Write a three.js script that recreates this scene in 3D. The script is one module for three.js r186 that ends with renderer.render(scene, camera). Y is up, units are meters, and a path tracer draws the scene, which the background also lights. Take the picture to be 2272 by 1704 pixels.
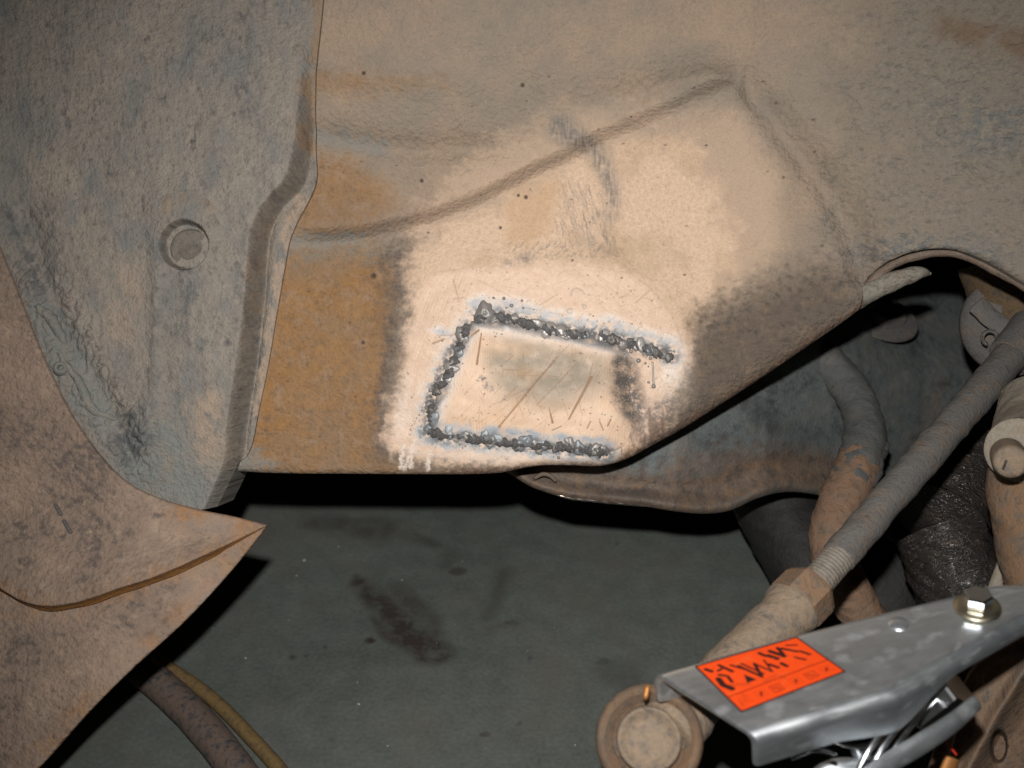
import * as THREE from 'three';
import { mergeGeometries } from 'three/addons/utils/BufferGeometryUtils.js';

// ------------------------------------------------------------------ camera, flash, exposure
const F = 2436, D = 0.56;                       // focal length in photo pixels; distance to the repaired panel
const PITCH = 28 * Math.PI / 180, CAM_H = 0.47; // camera looks down into the wheel arch
const scene = new THREE.Scene();
scene.background = new THREE.Color().setRGB(0.0012, 0.0012, 0.0012);
const camera = new THREE.PerspectiveCamera(2 * Math.atan(852 / F) * 180 / Math.PI, 4 / 3, 0.02, 30);
camera.position.set(0, CAM_H, 0);
camera.rotation.set(-PITCH, 0, 0);
camera.focus = 0.555; camera.userData.fStop = 8.5;
camera.updateMatrixWorld(true);
scene.add(camera);
const RIG = camera.matrixWorld.clone();         // rig axes: x right, y up, z towards the viewer
const renderer = new THREE.WebGLRenderer({ antialias: true });
renderer.toneMapping = THREE.LinearToneMapping;
renderer.toneMappingExposure = 1.0;
renderer.shadowMap.enabled = true;
// the camera's own flash, just above the lens: the only light in the dark garage
const flash = new THREE.SpotLight(new THREE.Color().setRGB(1, 0.965, 0.93), 1.24, 0, 43 * Math.PI / 180, 1, 2);
flash.position.copy(new THREE.Vector3(-0.008, 0.056, 0.0).applyMatrix4(RIG));
flash.target.position.copy(new THREE.Vector3(0.024, -0.012, -D).applyMatrix4(RIG));
flash.castShadow = true; flash.shadow.radius = 0.32;
flash.shadow.mapSize.set(2048, 2048); flash.shadow.camera.near = 0.05; flash.shadow.camera.far = 6;
scene.add(flash, flash.target);

// ------------------------------------------------------------------ noise and small maths
let seed = 20240611;
const rnd = () => { seed |= 0; seed = seed + 0x6D2B79F5 | 0; let t = Math.imul(seed ^ seed >>> 15, 1 | seed); t = t + Math.imul(t ^ t >>> 7, 61 | t) ^ t; return ((t ^ t >>> 14) >>> 0) / 4294967296; };
const PERM = new Uint8Array(512); { const a = [...Array(256).keys()]; for (let i = 255; i > 0; i--) { const j = Math.floor(rnd() * (i + 1)); [a[i], a[j]] = [a[j], a[i]]; } for (let i = 0; i < 512; i++) PERM[i] = a[i & 255]; }
const GX = new Float32Array(256), GY = new Float32Array(256); for (let i = 0; i < 256; i++) { const a = i / 256 * Math.PI * 2; GX[i] = Math.cos(a); GY[i] = Math.sin(a); }
function nz(x, y) {                              // gradient noise, about -0.7 .. 0.7
  const xi = Math.floor(x), yi = Math.floor(y), fx = x - xi, fy = y - yi, X = xi & 255, Y = yi & 255;
  const u = fx * fx * fx * (fx * (fx * 6 - 15) + 10), v = fy * fy * fy * (fy * (fy * 6 - 15) + 10);
  const a = PERM[PERM[X] + Y], b = PERM[PERM[X + 1] + Y], c = PERM[PERM[X] + Y + 1], d = PERM[PERM[X + 1] + Y + 1];
  const n0 = GX[a] * fx + GY[a] * fy, n1 = GX[b] * (fx - 1) + GY[b] * fy, n2 = GX[c] * fx + GY[c] * (fy - 1), n3 = GX[d] * (fx - 1) + GY[d] * (fy - 1);
  return n0 + u * (n1 - n0) + v * (n2 - n0 + u * (n0 - n1 - n2 + n3));
}
function fbm(x, y, o = 4, g = 0.5) { let s = 0, a = 1; for (let i = 0; i < o; i++) { s += a * nz(x, y); x = x * 2.03 + 17.1; y = y * 2.03 + 5.7; a *= g; } return s; }
const cl = (x, a = 0, b = 1) => x < a ? a : x > b ? b : x;
const ss = (a, b, x) => { const t = cl((x - a) / (b - a)); return t * t * (3 - 2 * t); };
const mixc = (c, d, t) => { c[0] += (d[0] - c[0]) * t; c[1] += (d[1] - c[1]) * t; c[2] += (d[2] - c[2]) * t; };
const lerpPts = (pts) => (x) => {                // y of a polyline given as [x, y] with rising x
  if (x <= pts[0][0]) { const [a, b] = pts; return a[1] + (x - a[0]) * (b[1] - a[1]) / (b[0] - a[0]); }
  for (let i = 1; i < pts.length; i++) if (x <= pts[i][0] || i === pts.length - 1) { const a = pts[i - 1], b = pts[i]; return a[1] + (x - a[0]) * (b[1] - a[1]) / (b[0] - a[0]); }
};
const smoothLine = (pts, n = 12) => {            // Catmull-Rom through [x, y] points
  const c = new THREE.CatmullRomCurve3(pts.map(p => new THREE.Vector3(p[0], p[1], 0)), false, 'centripetal');
  return c.getPoints((pts.length - 1) * n).map(v => [v.x, v.y]);
};
const segDist = (x, y, a, b) => { const dx = b[0] - a[0], dy = b[1] - a[1]; const t = cl(((x - a[0]) * dx + (y - a[1]) * dy) / (dx * dx + dy * dy + 1e-9)); return [Math.hypot(x - a[0] - t * dx, y - a[1] - t * dy), (x - a[0]) * dy - (y - a[1]) * dx, t]; };
const lineDist = (x, y, pts) => { let m = 1e9, s = 0, u = 0; for (let i = 1; i < pts.length; i++) { const r = segDist(x, y, pts[i - 1], pts[i]); if (r[0] < m) { m = r[0]; s = Math.sign(r[1]); u = (i - 1 + r[2]) / (pts.length - 1); } } return [m, s, u]; };
const V = (x, y, z) => new THREE.Vector3(x, y, z);
const at = (px, py, depth) => V((px - 1136) / F * depth, (852 - py) / F * depth, -depth);   // a place in the rig at a real distance
const mm = (n, depth) => n * depth / F;
function floorAt(px, py, h = 0) { const o = V(0, 0, 0).applyMatrix4(RIG), d = at(px, py, 1).applyMatrix4(RIG).sub(o); return o.addScaledVector(d, (h - o.y) / d.y); }

// ------------------------------------------------------------------ textures
const toS = x => { x = cl(x); return x <= 0.0031308 ? x * 12.92 : 1.055 * Math.pow(x, 1 / 2.4) - 0.055; };
const LUT = new Uint8Array(4097); for (let i = 0; i <= 4096; i++) LUT[i] = Math.round(255 * toS(i / 4096));
function dataTex(arr, w, h, srgb) {
  const t = new THREE.DataTexture(arr, w, h, THREE.RGBAFormat, THREE.UnsignedByteType);
  t.magFilter = t.minFilter = THREE.LinearFilter; t.wrapS = t.wrapT = THREE.MirroredRepeatWrapping;
  if (srgb) t.colorSpace = THREE.SRGBColorSpace; t.needsUpdate = true; return t;
}
// fn(x, y, out) fills out.c (linear colour), out.h (height 0..1), out.r (roughness), out.m (metalness); x, y run over the given box, y downwards
function bake(w, h, box, fn, { bump = true, rough = true, grain = 0.06 } = {}) {
  const C = new Uint8Array(w * h * 4), B = bump && new Uint8Array(w * h * 4), R = rough && new Uint8Array(w * h * 4);
  const out = { c: [0, 0, 0], h: 0.5, r: 0.8, m: 0 };
  for (let j = 0; j < h; j++) for (let i = 0; i < w; i++) {
    const x = box[0] + (i + 0.5) / w * (box[2] - box[0]), y = box[3] - (j + 0.5) / h * (box[3] - box[1]), k = (j * w + i) * 4;
    out.h = 0.5; out.r = 0.8; out.m = 0; fn(x, y, out); const gr = 1 + grain * (PERM[PERM[i & 255] + (j & 255)] / 127.5 - 1 + 0.8 * (PERM[PERM[(i >> 1) & 255] + ((j >> 1) + 91 & 255)] / 127.5 - 1)); out.c[0] *= gr; out.c[1] *= gr; out.c[2] *= gr;
    for (let q = 0; q < 3; q++) C[k + q] = LUT[Math.round(cl(out.c[q]) * 4096)]; C[k + 3] = 255;
    if (B) { B[k] = B[k + 1] = B[k + 2] = Math.round(255 * cl(out.h)); B[k + 3] = 255; }
    if (R) { R[k] = 0; R[k + 1] = Math.round(255 * cl(out.r)); R[k + 2] = Math.round(255 * cl(out.m)); R[k + 3] = 255; }
  }
  return { map: dataTex(C, w, h, true), bumpMap: B && dataTex(B, w, h), rm: R && dataTex(R, w, h) };
}
function matOf(t, bumpScale, extra = {}) {
  const p = { map: t.map, side: THREE.DoubleSide, roughness: 0.85, metalness: 0, ...extra };
  if (t.bumpMap) { p.bumpMap = t.bumpMap; p.bumpScale = bumpScale; }
  if (t.rm) { p.roughnessMap = t.rm; p.metalnessMap = t.rm; p.roughness = 1; p.metalness = 1; }
  return new THREE.MeshStandardMaterial(p);
}
class Mask {                                     // a soft drawing in sheet coordinates
  constructor(box, step) { this.b = box; this.s = step; this.w = Math.ceil((box[2] - box[0]) / step) + 1; this.h = Math.ceil((box[3] - box[1]) / step) + 1; this.d = new Float32Array(this.w * this.h); }
  each(x0, y0, x1, y1, f) {
    const { b, s, w, h, d } = this, i0 = Math.max(0, Math.floor((x0 - b[0]) / s)), i1 = Math.min(w - 1, Math.ceil((x1 - b[0]) / s)), j0 = Math.max(0, Math.floor((y0 - b[1]) / s)), j1 = Math.min(h - 1, Math.ceil((y1 - b[1]) / s));
    for (let j = j0; j <= j1; j++) for (let i = i0; i <= i1; i++) { const v = f(b[0] + i * s, b[1] + j * s); if (v > d[j * w + i]) d[j * w + i] = v; }
  }
  stroke(pts, width, soft = 2, val = 1) {        // width may be [start, end]
    const [wa, wb] = Array.isArray(width) ? width : [width, width], m = Math.max(wa, wb) + soft;
    for (let i = 1; i < pts.length; i++) { const a = pts[i - 1], b = pts[i];
      this.each(Math.min(a[0], b[0]) - m, Math.min(a[1], b[1]) - m, Math.max(a[0], b[0]) + m, Math.max(a[1], b[1]) + m, (x, y) => { const r = segDist(x, y, a, b), ww = wa + (wb - wa) * (i - 1 + r[2]) / (pts.length - 1); return val * (1 - ss(ww / 2 - soft / 2, ww / 2 + soft / 2, r[0])); }); }
    return this;
  }
  blob(x, y, rx, ry = rx, soft = 0.5, val = 1, turn = 0) {
    const c = Math.cos(turn), s = Math.sin(turn), m = Math.max(rx, ry) * 1.6;
    this.each(x - m, y - m, x + m, y + m, (u, v) => { const a = ((u - x) * c + (v - y) * s) / rx, b = (-(u - x) * s + (v - y) * c) / ry; return val * (1 - ss(1 - soft, 1 + soft, Math.hypot(a, b))); });
    return this;
  }
  ring(x, y, r, w, val = 1) { this.each(x - r - w * 2, y - r - w * 2, x + r + w * 2, y + r + w * 2, (u, v) => { const d = Math.abs(Math.hypot(u - x, v - y) - r); return val * (1 - ss(w * 0.3, w, d)); }); return this; }
  poly(pts, soft = 20, val = 1) {
    const xs = pts.map(p => p[0]), ys = pts.map(p => p[1]), loop = [...pts, pts[0]];
    this.each(Math.min(...xs) - soft, Math.min(...ys) - soft, Math.max(...xs) + soft, Math.max(...ys) + soft, (x, y) => {
      let inside = false; for (let i = 0, j = pts.length - 1; i < pts.length; j = i++) if ((pts[i][1] > y) !== (pts[j][1] > y) && x < (pts[j][0] - pts[i][0]) * (y - pts[i][1]) / (pts[j][1] - pts[i][1]) + pts[i][0]) inside = !inside;
      const d = lineDist(x, y, loop)[0] * (inside ? 1 : -1); return val * ss(-soft, soft, d); });
    return this;
  }
  get(x, y) {
    const { b, s, w, h, d } = this, u = cl((x - b[0]) / s, 0, w - 1.001), v = cl((y - b[1]) / s, 0, h - 1.001), i = u | 0, j = v | 0, fx = u - i, fy = v - j, k = j * w + i;
    return (d[k] * (1 - fx) + d[k + 1] * fx) * (1 - fy) + (d[k + w] * (1 - fx) + d[k + w + 1] * fx) * fy;
  }
}

// ------------------------------------------------------------------ building helpers
const used = {};
const numbered = n => { used[n] = (used[n] || 0) + 1; return used[n] === 1 ? n : `${n}_${String(used[n] - 1).padStart(3, '0')}`; };
function shadowed(o) { o.castShadow = o.receiveShadow = true; return o; }
function thing(name, label, category, base, extra = {}) {      // a Group at the thing's base
  const g = new THREE.Group(); g.name = numbered(name); g.position.copy(base); g.userData = { label, category, ...extra }; scene.add(g); g.updateMatrixWorld(true); return g;
}
const root = o => { while (o.parent && o.parent !== scene) o = o.parent; return o; };
function part(name, geo, material, parent, label) {            // geometry arrives in rig coordinates
  geo.applyMatrix4(RIG); const b = root(parent).position; geo.translate(-b.x, -b.y, -b.z);
  const m = shadowed(new THREE.Mesh(geo, material)); m.name = name; if (label) m.userData.label = label; parent.add(m); return m;
}
const rigBase = (px, py, d) => at(px, py, d).applyMatrix4(RIG);
function boxUV(geo, size = 0.12) {                             // uv in metres over the dominant axis
  const g = geo.index ? geo.toNonIndexed() : geo; const n0 = g.attributes.normal, p = g.attributes.position, uv = new Float32Array(p.count * 2);
  for (let i = 0; i < p.count; i++) { const x = Math.abs(n0.getX(i)), y = Math.abs(n0.getY(i)), z = Math.abs(n0.getZ(i)); const [a, b] = x > y && x > z ? [p.getZ(i), p.getY(i)] : y > z ? [p.getX(i), p.getZ(i)] : [p.getX(i), p.getY(i)]; uv[2 * i] = a / size + 0.37; uv[2 * i + 1] = b / size + 0.43; }
  g.setAttribute('uv', new THREE.BufferAttribute(uv, 2)); return g;
}
function grid(nx, ny, fn, wrap = false) {                      // fn(i, j) -> { p: Vector3, u, v }
  const P = new Float32Array(nx * ny * 3), U = new Float32Array(nx * ny * 2), I = [];
  for (let j = 0; j < ny; j++) for (let i = 0; i < nx; i++) { const r = fn(i, j), k = j * nx + i; P[3 * k] = r.p.x; P[3 * k + 1] = r.p.y; P[3 * k + 2] = r.p.z; U[2 * k] = r.u; U[2 * k + 1] = r.v; }
  for (let j = 0; j + 1 < ny; j++) for (let i = 0; i + 1 < nx; i++) { const a = j * nx + i, b = a + 1, c = a + nx, d = c + 1; I.push(a, c, b, b, c, d); }
  const g = new THREE.BufferGeometry(); g.setAttribute('position', new THREE.BufferAttribute(P, 3)); g.setAttribute('uv', new THREE.BufferAttribute(U, 2)); g.setIndex(I); g.computeVertexNormals();
  if (wrap) { const n = g.attributes.normal; for (let j = 0; j < ny; j++) { const a = j * nx, b = a + nx - 1; const v = V(n.getX(a) + n.getX(b), n.getY(a) + n.getY(b), n.getZ(a) + n.getZ(b)).normalize(); n.setXYZ(a, v.x, v.y, v.z); n.setXYZ(b, v.x, v.y, v.z); } }
  return g;
}
function sweep(pts, radius, { seg = 28, steps = 60, uvSize = 0.12, rough = 0, roughScale = 90, caps = true, flat = 1, end = 0 } = {}) {   // a tube with changing radius; radius = fn(t) or number
  const curve = pts.length === 2 ? new THREE.LineCurve3(...pts) : new THREE.CatmullRomCurve3(pts, false, 'centripetal'), fr = curve.computeFrenetFrames(steps, false), L = curve.getLength(), rf = typeof radius === 'number' ? () => radius : radius;
  const g = grid(seg + 1, steps + 1, (i, j) => {
    const t = j / steps, c = curve.getPointAt(t), a = i / seg * Math.PI * 2, aa = (i % seg) / seg * Math.PI * 2; let r = rf(t);
    if (rough) r += rough * fbm(Math.cos(aa) * r * roughScale + 31, t * L * roughScale + Math.sin(aa) * r * roughScale, 3);
    const p = c.addScaledVector(fr.normals[j], Math.cos(a) * r * flat).addScaledVector(fr.binormals[j], Math.sin(a) * r);
    return { p, u: a * r / uvSize, v: t * L / uvSize };
  }, true);
  if (!caps) return g;
  const list = [g];
  for (const j of [0, steps]) { const c = curve.getPointAt(j / steps), t = curve.getTangentAt(j / steps).multiplyScalar(j ? 1 : -1), r0 = rf(j / steps);
    list.push(grid(seg + 1, 4, (i, k) => { const a = i / seg * Math.PI * 2, q = [1, 0.93, 0.5, 0][k], p = c.clone().addScaledVector(t, [0, 0.0006, 0.0008 + end * 0.5, 0.0008 + end][k]).addScaledVector(fr.normals[j], Math.cos(a) * r0 * q * flat).addScaledVector(fr.binormals[j], Math.sin(a) * r0 * q); return { p, u: Math.cos(a) * q * r0 / uvSize, v: Math.sin(a) * q * r0 / uvSize }; })); }
  return mergeGeometries(list);
}
function onAxis(geo, pos, axis, spin = 0) {                    // stand a y-axis geometry at pos along axis
  geo.rotateY(spin); geo.applyQuaternion(new THREE.Quaternion().setFromUnitVectors(V(0, 1, 0), axis.clone().normalize())); geo.translate(pos.x, pos.y, pos.z); return geo;
}
const latheRaw = (pts, seg = 40) => new THREE.LatheGeometry(pts.map(p => new THREE.Vector2(p[0], p[1])), seg), lathe = (pts, seg) => boxUV(latheRaw(pts, seg));
function hexPrism(r, h, ch = 0.12) {                           // chamfered hexagon head, base at y = 0
  const s = new THREE.Shape(); for (let i = 0; i < 6; i++) { const a = i * Math.PI / 3; s[i ? 'lineTo' : 'moveTo'](Math.cos(a) * r * (1 - ch), Math.sin(a) * r * (1 - ch)); } s.closePath();
  const g = new THREE.ExtrudeGeometry(s, { depth: h * (1 - 2 * ch), bevelEnabled: true, bevelThickness: h * ch, bevelSize: r * ch, bevelSegments: 2 }); g.translate(0, 0, h * ch); g.rotateX(-Math.PI / 2); return g;
}
const T0 = Date.now(), log = s => console.log(((Date.now() - T0) / 1000).toFixed(1) + 's ' + s);

// ------------------------------------------------------------------ a pressed sheet: height over the reference plane
// sheet coordinates q are photo-sized units on the plane at distance D (0.23 mm each); z is metres towards the viewer
const K = D / F;
const toQ = (z, px, py) => { let qx = px, qy = py; for (let i = 0; i < 6; i++) { const s = (D - z(qx, qy)) / D; qx = 1136 + (px - 1136) * s; qy = 852 + (py - 852) * s; } return [qx, qy]; };
const qPoint = (qx, qy, z) => V((qx - 1136) * K, (852 - qy) * K, -D + z);
// ==================================================================================================== FLOOR
const FS = 1.5;                                   // metres across one floor texture
const fq = (px, py) => { const p = floorAt(px, py); return [p.x, p.z]; };
{
  const box = [-0.75, -1.35, 0.75, 0.15], stain = new Mask(box, 0.0012), spots = new Mask(box, 0.0009), wear = new Mask(box, 0.003);
  const S = (pts, w, soft, val) => stain.stroke(smoothLine(pts.map(p => fq(...p)), 6), w, soft, val);
  S([[800, 1300], [850, 1345], [900, 1395], [960, 1445]], [0.01, 0.026], 0.012, 0.95);
  S([[880, 1305], [920, 1350], [950, 1380]], [0.012, 0.02], 0.012, 0.6);
  S([[825, 1365], [870, 1410], [930, 1450]], [0.004, 0.012], 0.008, 0.8);
  S([[790, 1285], [820, 1315]], [0.004, 0.012], 0.008, 0.7); S([[905, 1310], [945, 1360], [965, 1400]], [0.006, 0.014], 0.01, 0.6); S([[690, 1160], [760, 1165], [840, 1175]], [0.014, 0.03], 0.014, 0.55);
  S([[900, 1190], [970, 1205]], 0.008, 0.01, 0.6);
  S([[1080, 1370], [1105, 1320], [1120, 1270]], [0.006, 0.012], 0.012, 0.5);
  S([[1000, 1225], [990, 1250]], 0.01, 0.01, 0.4);
  S([[1085, 1400], [1140, 1380]], 0.006, 0.01, 0.3);
  S([[1360, 1490], [1400, 1500], [1400, 1540]], [0.02, 0.012], 0.02, 0.5);
  for (const [x, y, r, v] of [[823, 1416, 0.004, 1], [930, 1446, 0.0045, 1], [1020, 1265, 0.006, 0.6], [1135, 1383, 0.004, 0.6], [1340, 1465, 0.005, 0.5], [1075, 1632, 0.003, 0.7], [1150, 1610, 0.002, 0.6]]) { const p = fq(x, y); stain.blob(p[0], p[1], r, r * 0.8, 0.3, v); }
  for (let i = 0; i < 260; i++) spots.blob(box[0] + rnd() * 1.5, box[1] + rnd() * 1.5, 0.0008 + rnd() * rnd() * 0.003, 0.0008 + rnd() * 0.0015, 0.5, 0.2 + 0.6 * rnd(), rnd() * 3);
  for (let i = 0; i < 26; i++) { let x = box[0] + rnd() * 1.5, y = box[1] + rnd() * 1.5; const a = rnd() * 6.28, L = 0.05 + rnd() * 0.15; wear.stroke([[x, y], [x + Math.cos(a) * L, y + Math.sin(a) * L]], 0.004 + rnd() * 0.012, 0.012, 0.3 + rnd() * 0.4); }
  const t = bake(1664, 1664, box, (x, y, o) => {
    const n1 = fbm(x * 7, y * 7, 4), n2 = fbm(x * 60 + 9, y * 60, 3), n3 = nz(x * 420, y * 420), n4 = fbm(x * 25, y * 25 + 40, 3);
    const b = 1 + 0.22 * n1 + 0.16 * n2 + 0.22 * n3;
    o.c = [0.108 * b, 0.122 * b, 0.11 * b]; mixc(o.c, [0.124, 0.114, 0.1], cl(0.5 * n4 + 0.35 * n1 + 0.05));
    mixc(o.c, [0.085, 0.1, 0.091], wear.get(x, y) * cl(0.5 + n4));
    const w = cl(stain.get(x + n2 * 0.004, y + n4 * 0.006)) * cl(0.78 + 0.9 * n2 + 0.5 * n3); mixc(o.c, [0.042, 0.034, 0.029], cl(w * 1.15));
    mixc(o.c, [0.02, 0.017, 0.015], spots.get(x, y) * 0.8);
    o.h = 0.5 + 0.22 * n2 + 0.18 * n3 + 0.15 * n1; o.r = 0.82 - 0.22 * w + 0.1 * n2;
  });
  const g = new THREE.PlaneGeometry(9, 9, 1, 1); g.rotateX(-Math.PI / 2); g.translate(0, 0, -1);
  const p = g.attributes.position, uv = g.attributes.uv; for (let i = 0; i < p.count; i++) uv.setXY(i, (p.getX(i) - box[0]) / FS, (box[3] - p.getZ(i)) / FS);
  const floor = shadowed(new THREE.Mesh(g, matOf(t, 0.0006))); floor.name = 'concrete_floor'; floor.userData = { kind: 'structure', label: 'dark grey stained concrete garage floor below the car' }; scene.add(floor);
  // pale grit lying on the concrete
  const bits = []; const chip = (px, py, r) => { const q = floorAt(px, py, r * 0.4); const c = new THREE.IcosahedronGeometry(r, 0); c.scale(1, 0.5, 0.7); c.rotateY(rnd() * 6); c.translate(q.x, q.y, q.z); bits.push(c); };
  for (const a of [[675, 1243, 0.0012], [658, 1277, 0.0007], [796, 1562, 0.0009], [892, 1287, 0.0007], [545, 1460, 0.0008], [860, 1655, 0.0006]]) chip(...a);
  for (let i = 0; i < 12; i++) chip(450 + rnd() * 1100, 1180 + rnd() * 560, 0.0003 + rnd() * 0.0003);
  const grit = shadowed(new THREE.Mesh(mergeGeometries(bits), new THREE.MeshStandardMaterial({ color: new THREE.Color().setRGB(0.5, 0.48, 0.44), roughness: 0.9 })));
  grit.name = 'grit'; grit.userData = { kind: 'stuff', label: 'pale specks of grit scattered on the concrete floor', category: 'grit' }; scene.add(grit);
}
log('floor');

// ==================================================================================================== CAR BODY
const body = thing('car_body', 'dusty tan wheel arch of a car with a freshly welded square steel patch', 'car body', rigBase(1136, 1050, 0.6));
// ---- main wheel arch panel
const creaseP = smoothLine([[600, 535], [700, 536], [800, 528], [880, 512], [960, 490], [1040, 462], [1120, 425], [1200, 383], [1270, 353], [1330, 318], [1420, 282], [1520, 238], [1600, 200], [1652, 182]], 4);
const foldP = smoothLine([[1652, 182], [1710, 245], [1790, 350], [1850, 430], [1900, 520], [1925, 610]], 4);
const dentP = smoothLine([[690, 290], [800, 310], [920, 322], [1020, 316], [1140, 318]], 4);
const roll = [];                                  // filled below: bottom edge in q
function zBase(x, y) {
  let z = 0.004 * Math.sin((x - 700) / 520);
  z += 0.042 * Math.pow(cl((520 - y) / 820, 0, 1.4), 1.5);                       // leans out over the wheel at the top
  z += 0.085 * Math.pow(cl((x - 1500) / 850, 0, 1.5), 1.7);                      // sweeps forward on the right
  z += 0.006 * Math.exp(-Math.pow((x - 1250) / 420, 2) - Math.pow((y - 820) / 260, 2));
  return z;
}
const creaseQ = creaseP.map(p => toQ(zBase, ...p)), foldQ = foldP.map(p => toQ(zBase, ...p)), dentQ = dentP.map(p => toQ(zBase, ...p));
const ribQ = [[690, 165], [900, 182], [1180, 178]].map(p => toQ(zBase, ...p)), seamQ = [[1700, -300], [1692, 0], [1686, 90], [1660, 178]].map(p => toQ(zBase, ...p));
const ribsR = [[[1880, 225], [1920, 290], [1960, 370], [1985, 430]], [[2120, 370], [2190, 430], [2272, 480]]].map(l => smoothLine(l.map(p => toQ(zBase, ...p)), 5));
function zFine(x, y) {
  let z = zBase(x, y);
  if (x > 560 && x < 1720 && y < 640) {
    const [d, s, u] = lineDist(x, y, creaseQ), sd = d * s;                        // sd > 0 above the crease
    
    const fade = ss(1, 0.96 - 0.4 * ss(15, 160, sd), u) * ss(0, 0.1, u), kk = 0.78 + 0.22 * ss(0.75, 0.5, u); z += fade * (-0.0125 * kk * ss(-6, 44, sd) * (1 - ss(60, 360, sd)) + 0.001 * Math.exp(-Math.pow((sd + 20) / 18, 2)));
    z -= 0.0048 * Math.exp(-Math.pow(lineDist(x, y, dentQ)[0] / 26, 2)) * ss(640, 760, x) * (1 - ss(1040, 1180, x));
    z += 0.0011 * Math.exp(-Math.pow(lineDist(x, y, ribQ)[0] / 20, 2)) * (1 - ss(900, 1180, x));
  }
  if (x > 1560 && y < 720) {
    const [d, s] = lineDist(x, y, foldQ), sd = d * s;                             // right of the fold stands a little proud
    z -= 0.0062 * Math.exp(-Math.pow(d / 32, 2)) * ss(1600, 1660, x); z += 0.003 * ss(-10, 60, sd) * ss(150, 300, y) * ss(720, 660, y) * ss(1600, 1700, x);
    const e = lineDist(x, y, seamQ)[0]; z -= 0.001 * Math.exp(-Math.pow(e / 12, 2)) * (1 - ss(140, 200, y));
  }
  for (const l of ribsR) if (x > 1700) z += 0.001 * Math.exp(-Math.pow(lineDist(x, y, l)[0] / 9, 2));
  z -= 0.0032 * Math.exp(-Math.pow((x - 1392 - (y - 860) * 0.25) / 26, 2) - Math.pow((y - 862) / 62, 2)); z += 0.0011 * fbm(x / 160, y / 130, 2) + 0.00035 * fbm(x / 34 + 3, y / 30, 2);
  z += ss(1780, 2150, x) * (0.001 * fbm(x / 42, y / 34 + 60, 3) + 0.0009 * Math.abs(nz(x / 30 + y / 60, y / 18 - x / 40)));
  return z;
}
const bottomP = [...smoothLine([[250, 1040], [505, 1046], [600, 1051], [800, 1053], [1070, 1053], [1120, 1049], [1160, 1040], [1205, 1034], [1270, 1034], [1335, 1036], [1390, 1022], [1450, 992], [1520, 955], [1600, 905], [1700, 840], [1800, 772], [1880, 715], [1918, 684]], 6), ...smoothLine([[1936, 618], [1962, 588], [2000, 567], [2040, 556], [2085, 552], [2130, 558], [2180, 577], [2230, 602], [2290, 640], [2400, 720], [2600, 880]], 6)];
const bottomQ = bottomP.map(p => toQ(zBase, ...p));
const bottomAt = lerpPts(bottomQ);
const rollR = x => x < 1050 ? 20 : x < 1936 ? 20 + 42 * ss(1250, 1600, x) * (1 - ss(1800, 1936, x)) : 12;
function edgeDrop(x, y) {
  const b = bottomAt(x), e = 14, sl = (bottomAt(x + e) - bottomAt(x - e)) / (2 * e), d = (b - y) / Math.sqrt(1 + Math.min(sl * sl, 4)), r = rollR(x);
  return d < r ? (r - Math.sqrt(Math.max(0, r * r - (r - Math.max(d, 0)) ** 2))) * K : 0;
}
const MB = [-260, -320, 2560, 1110];              // q box of the panel's texture
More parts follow.
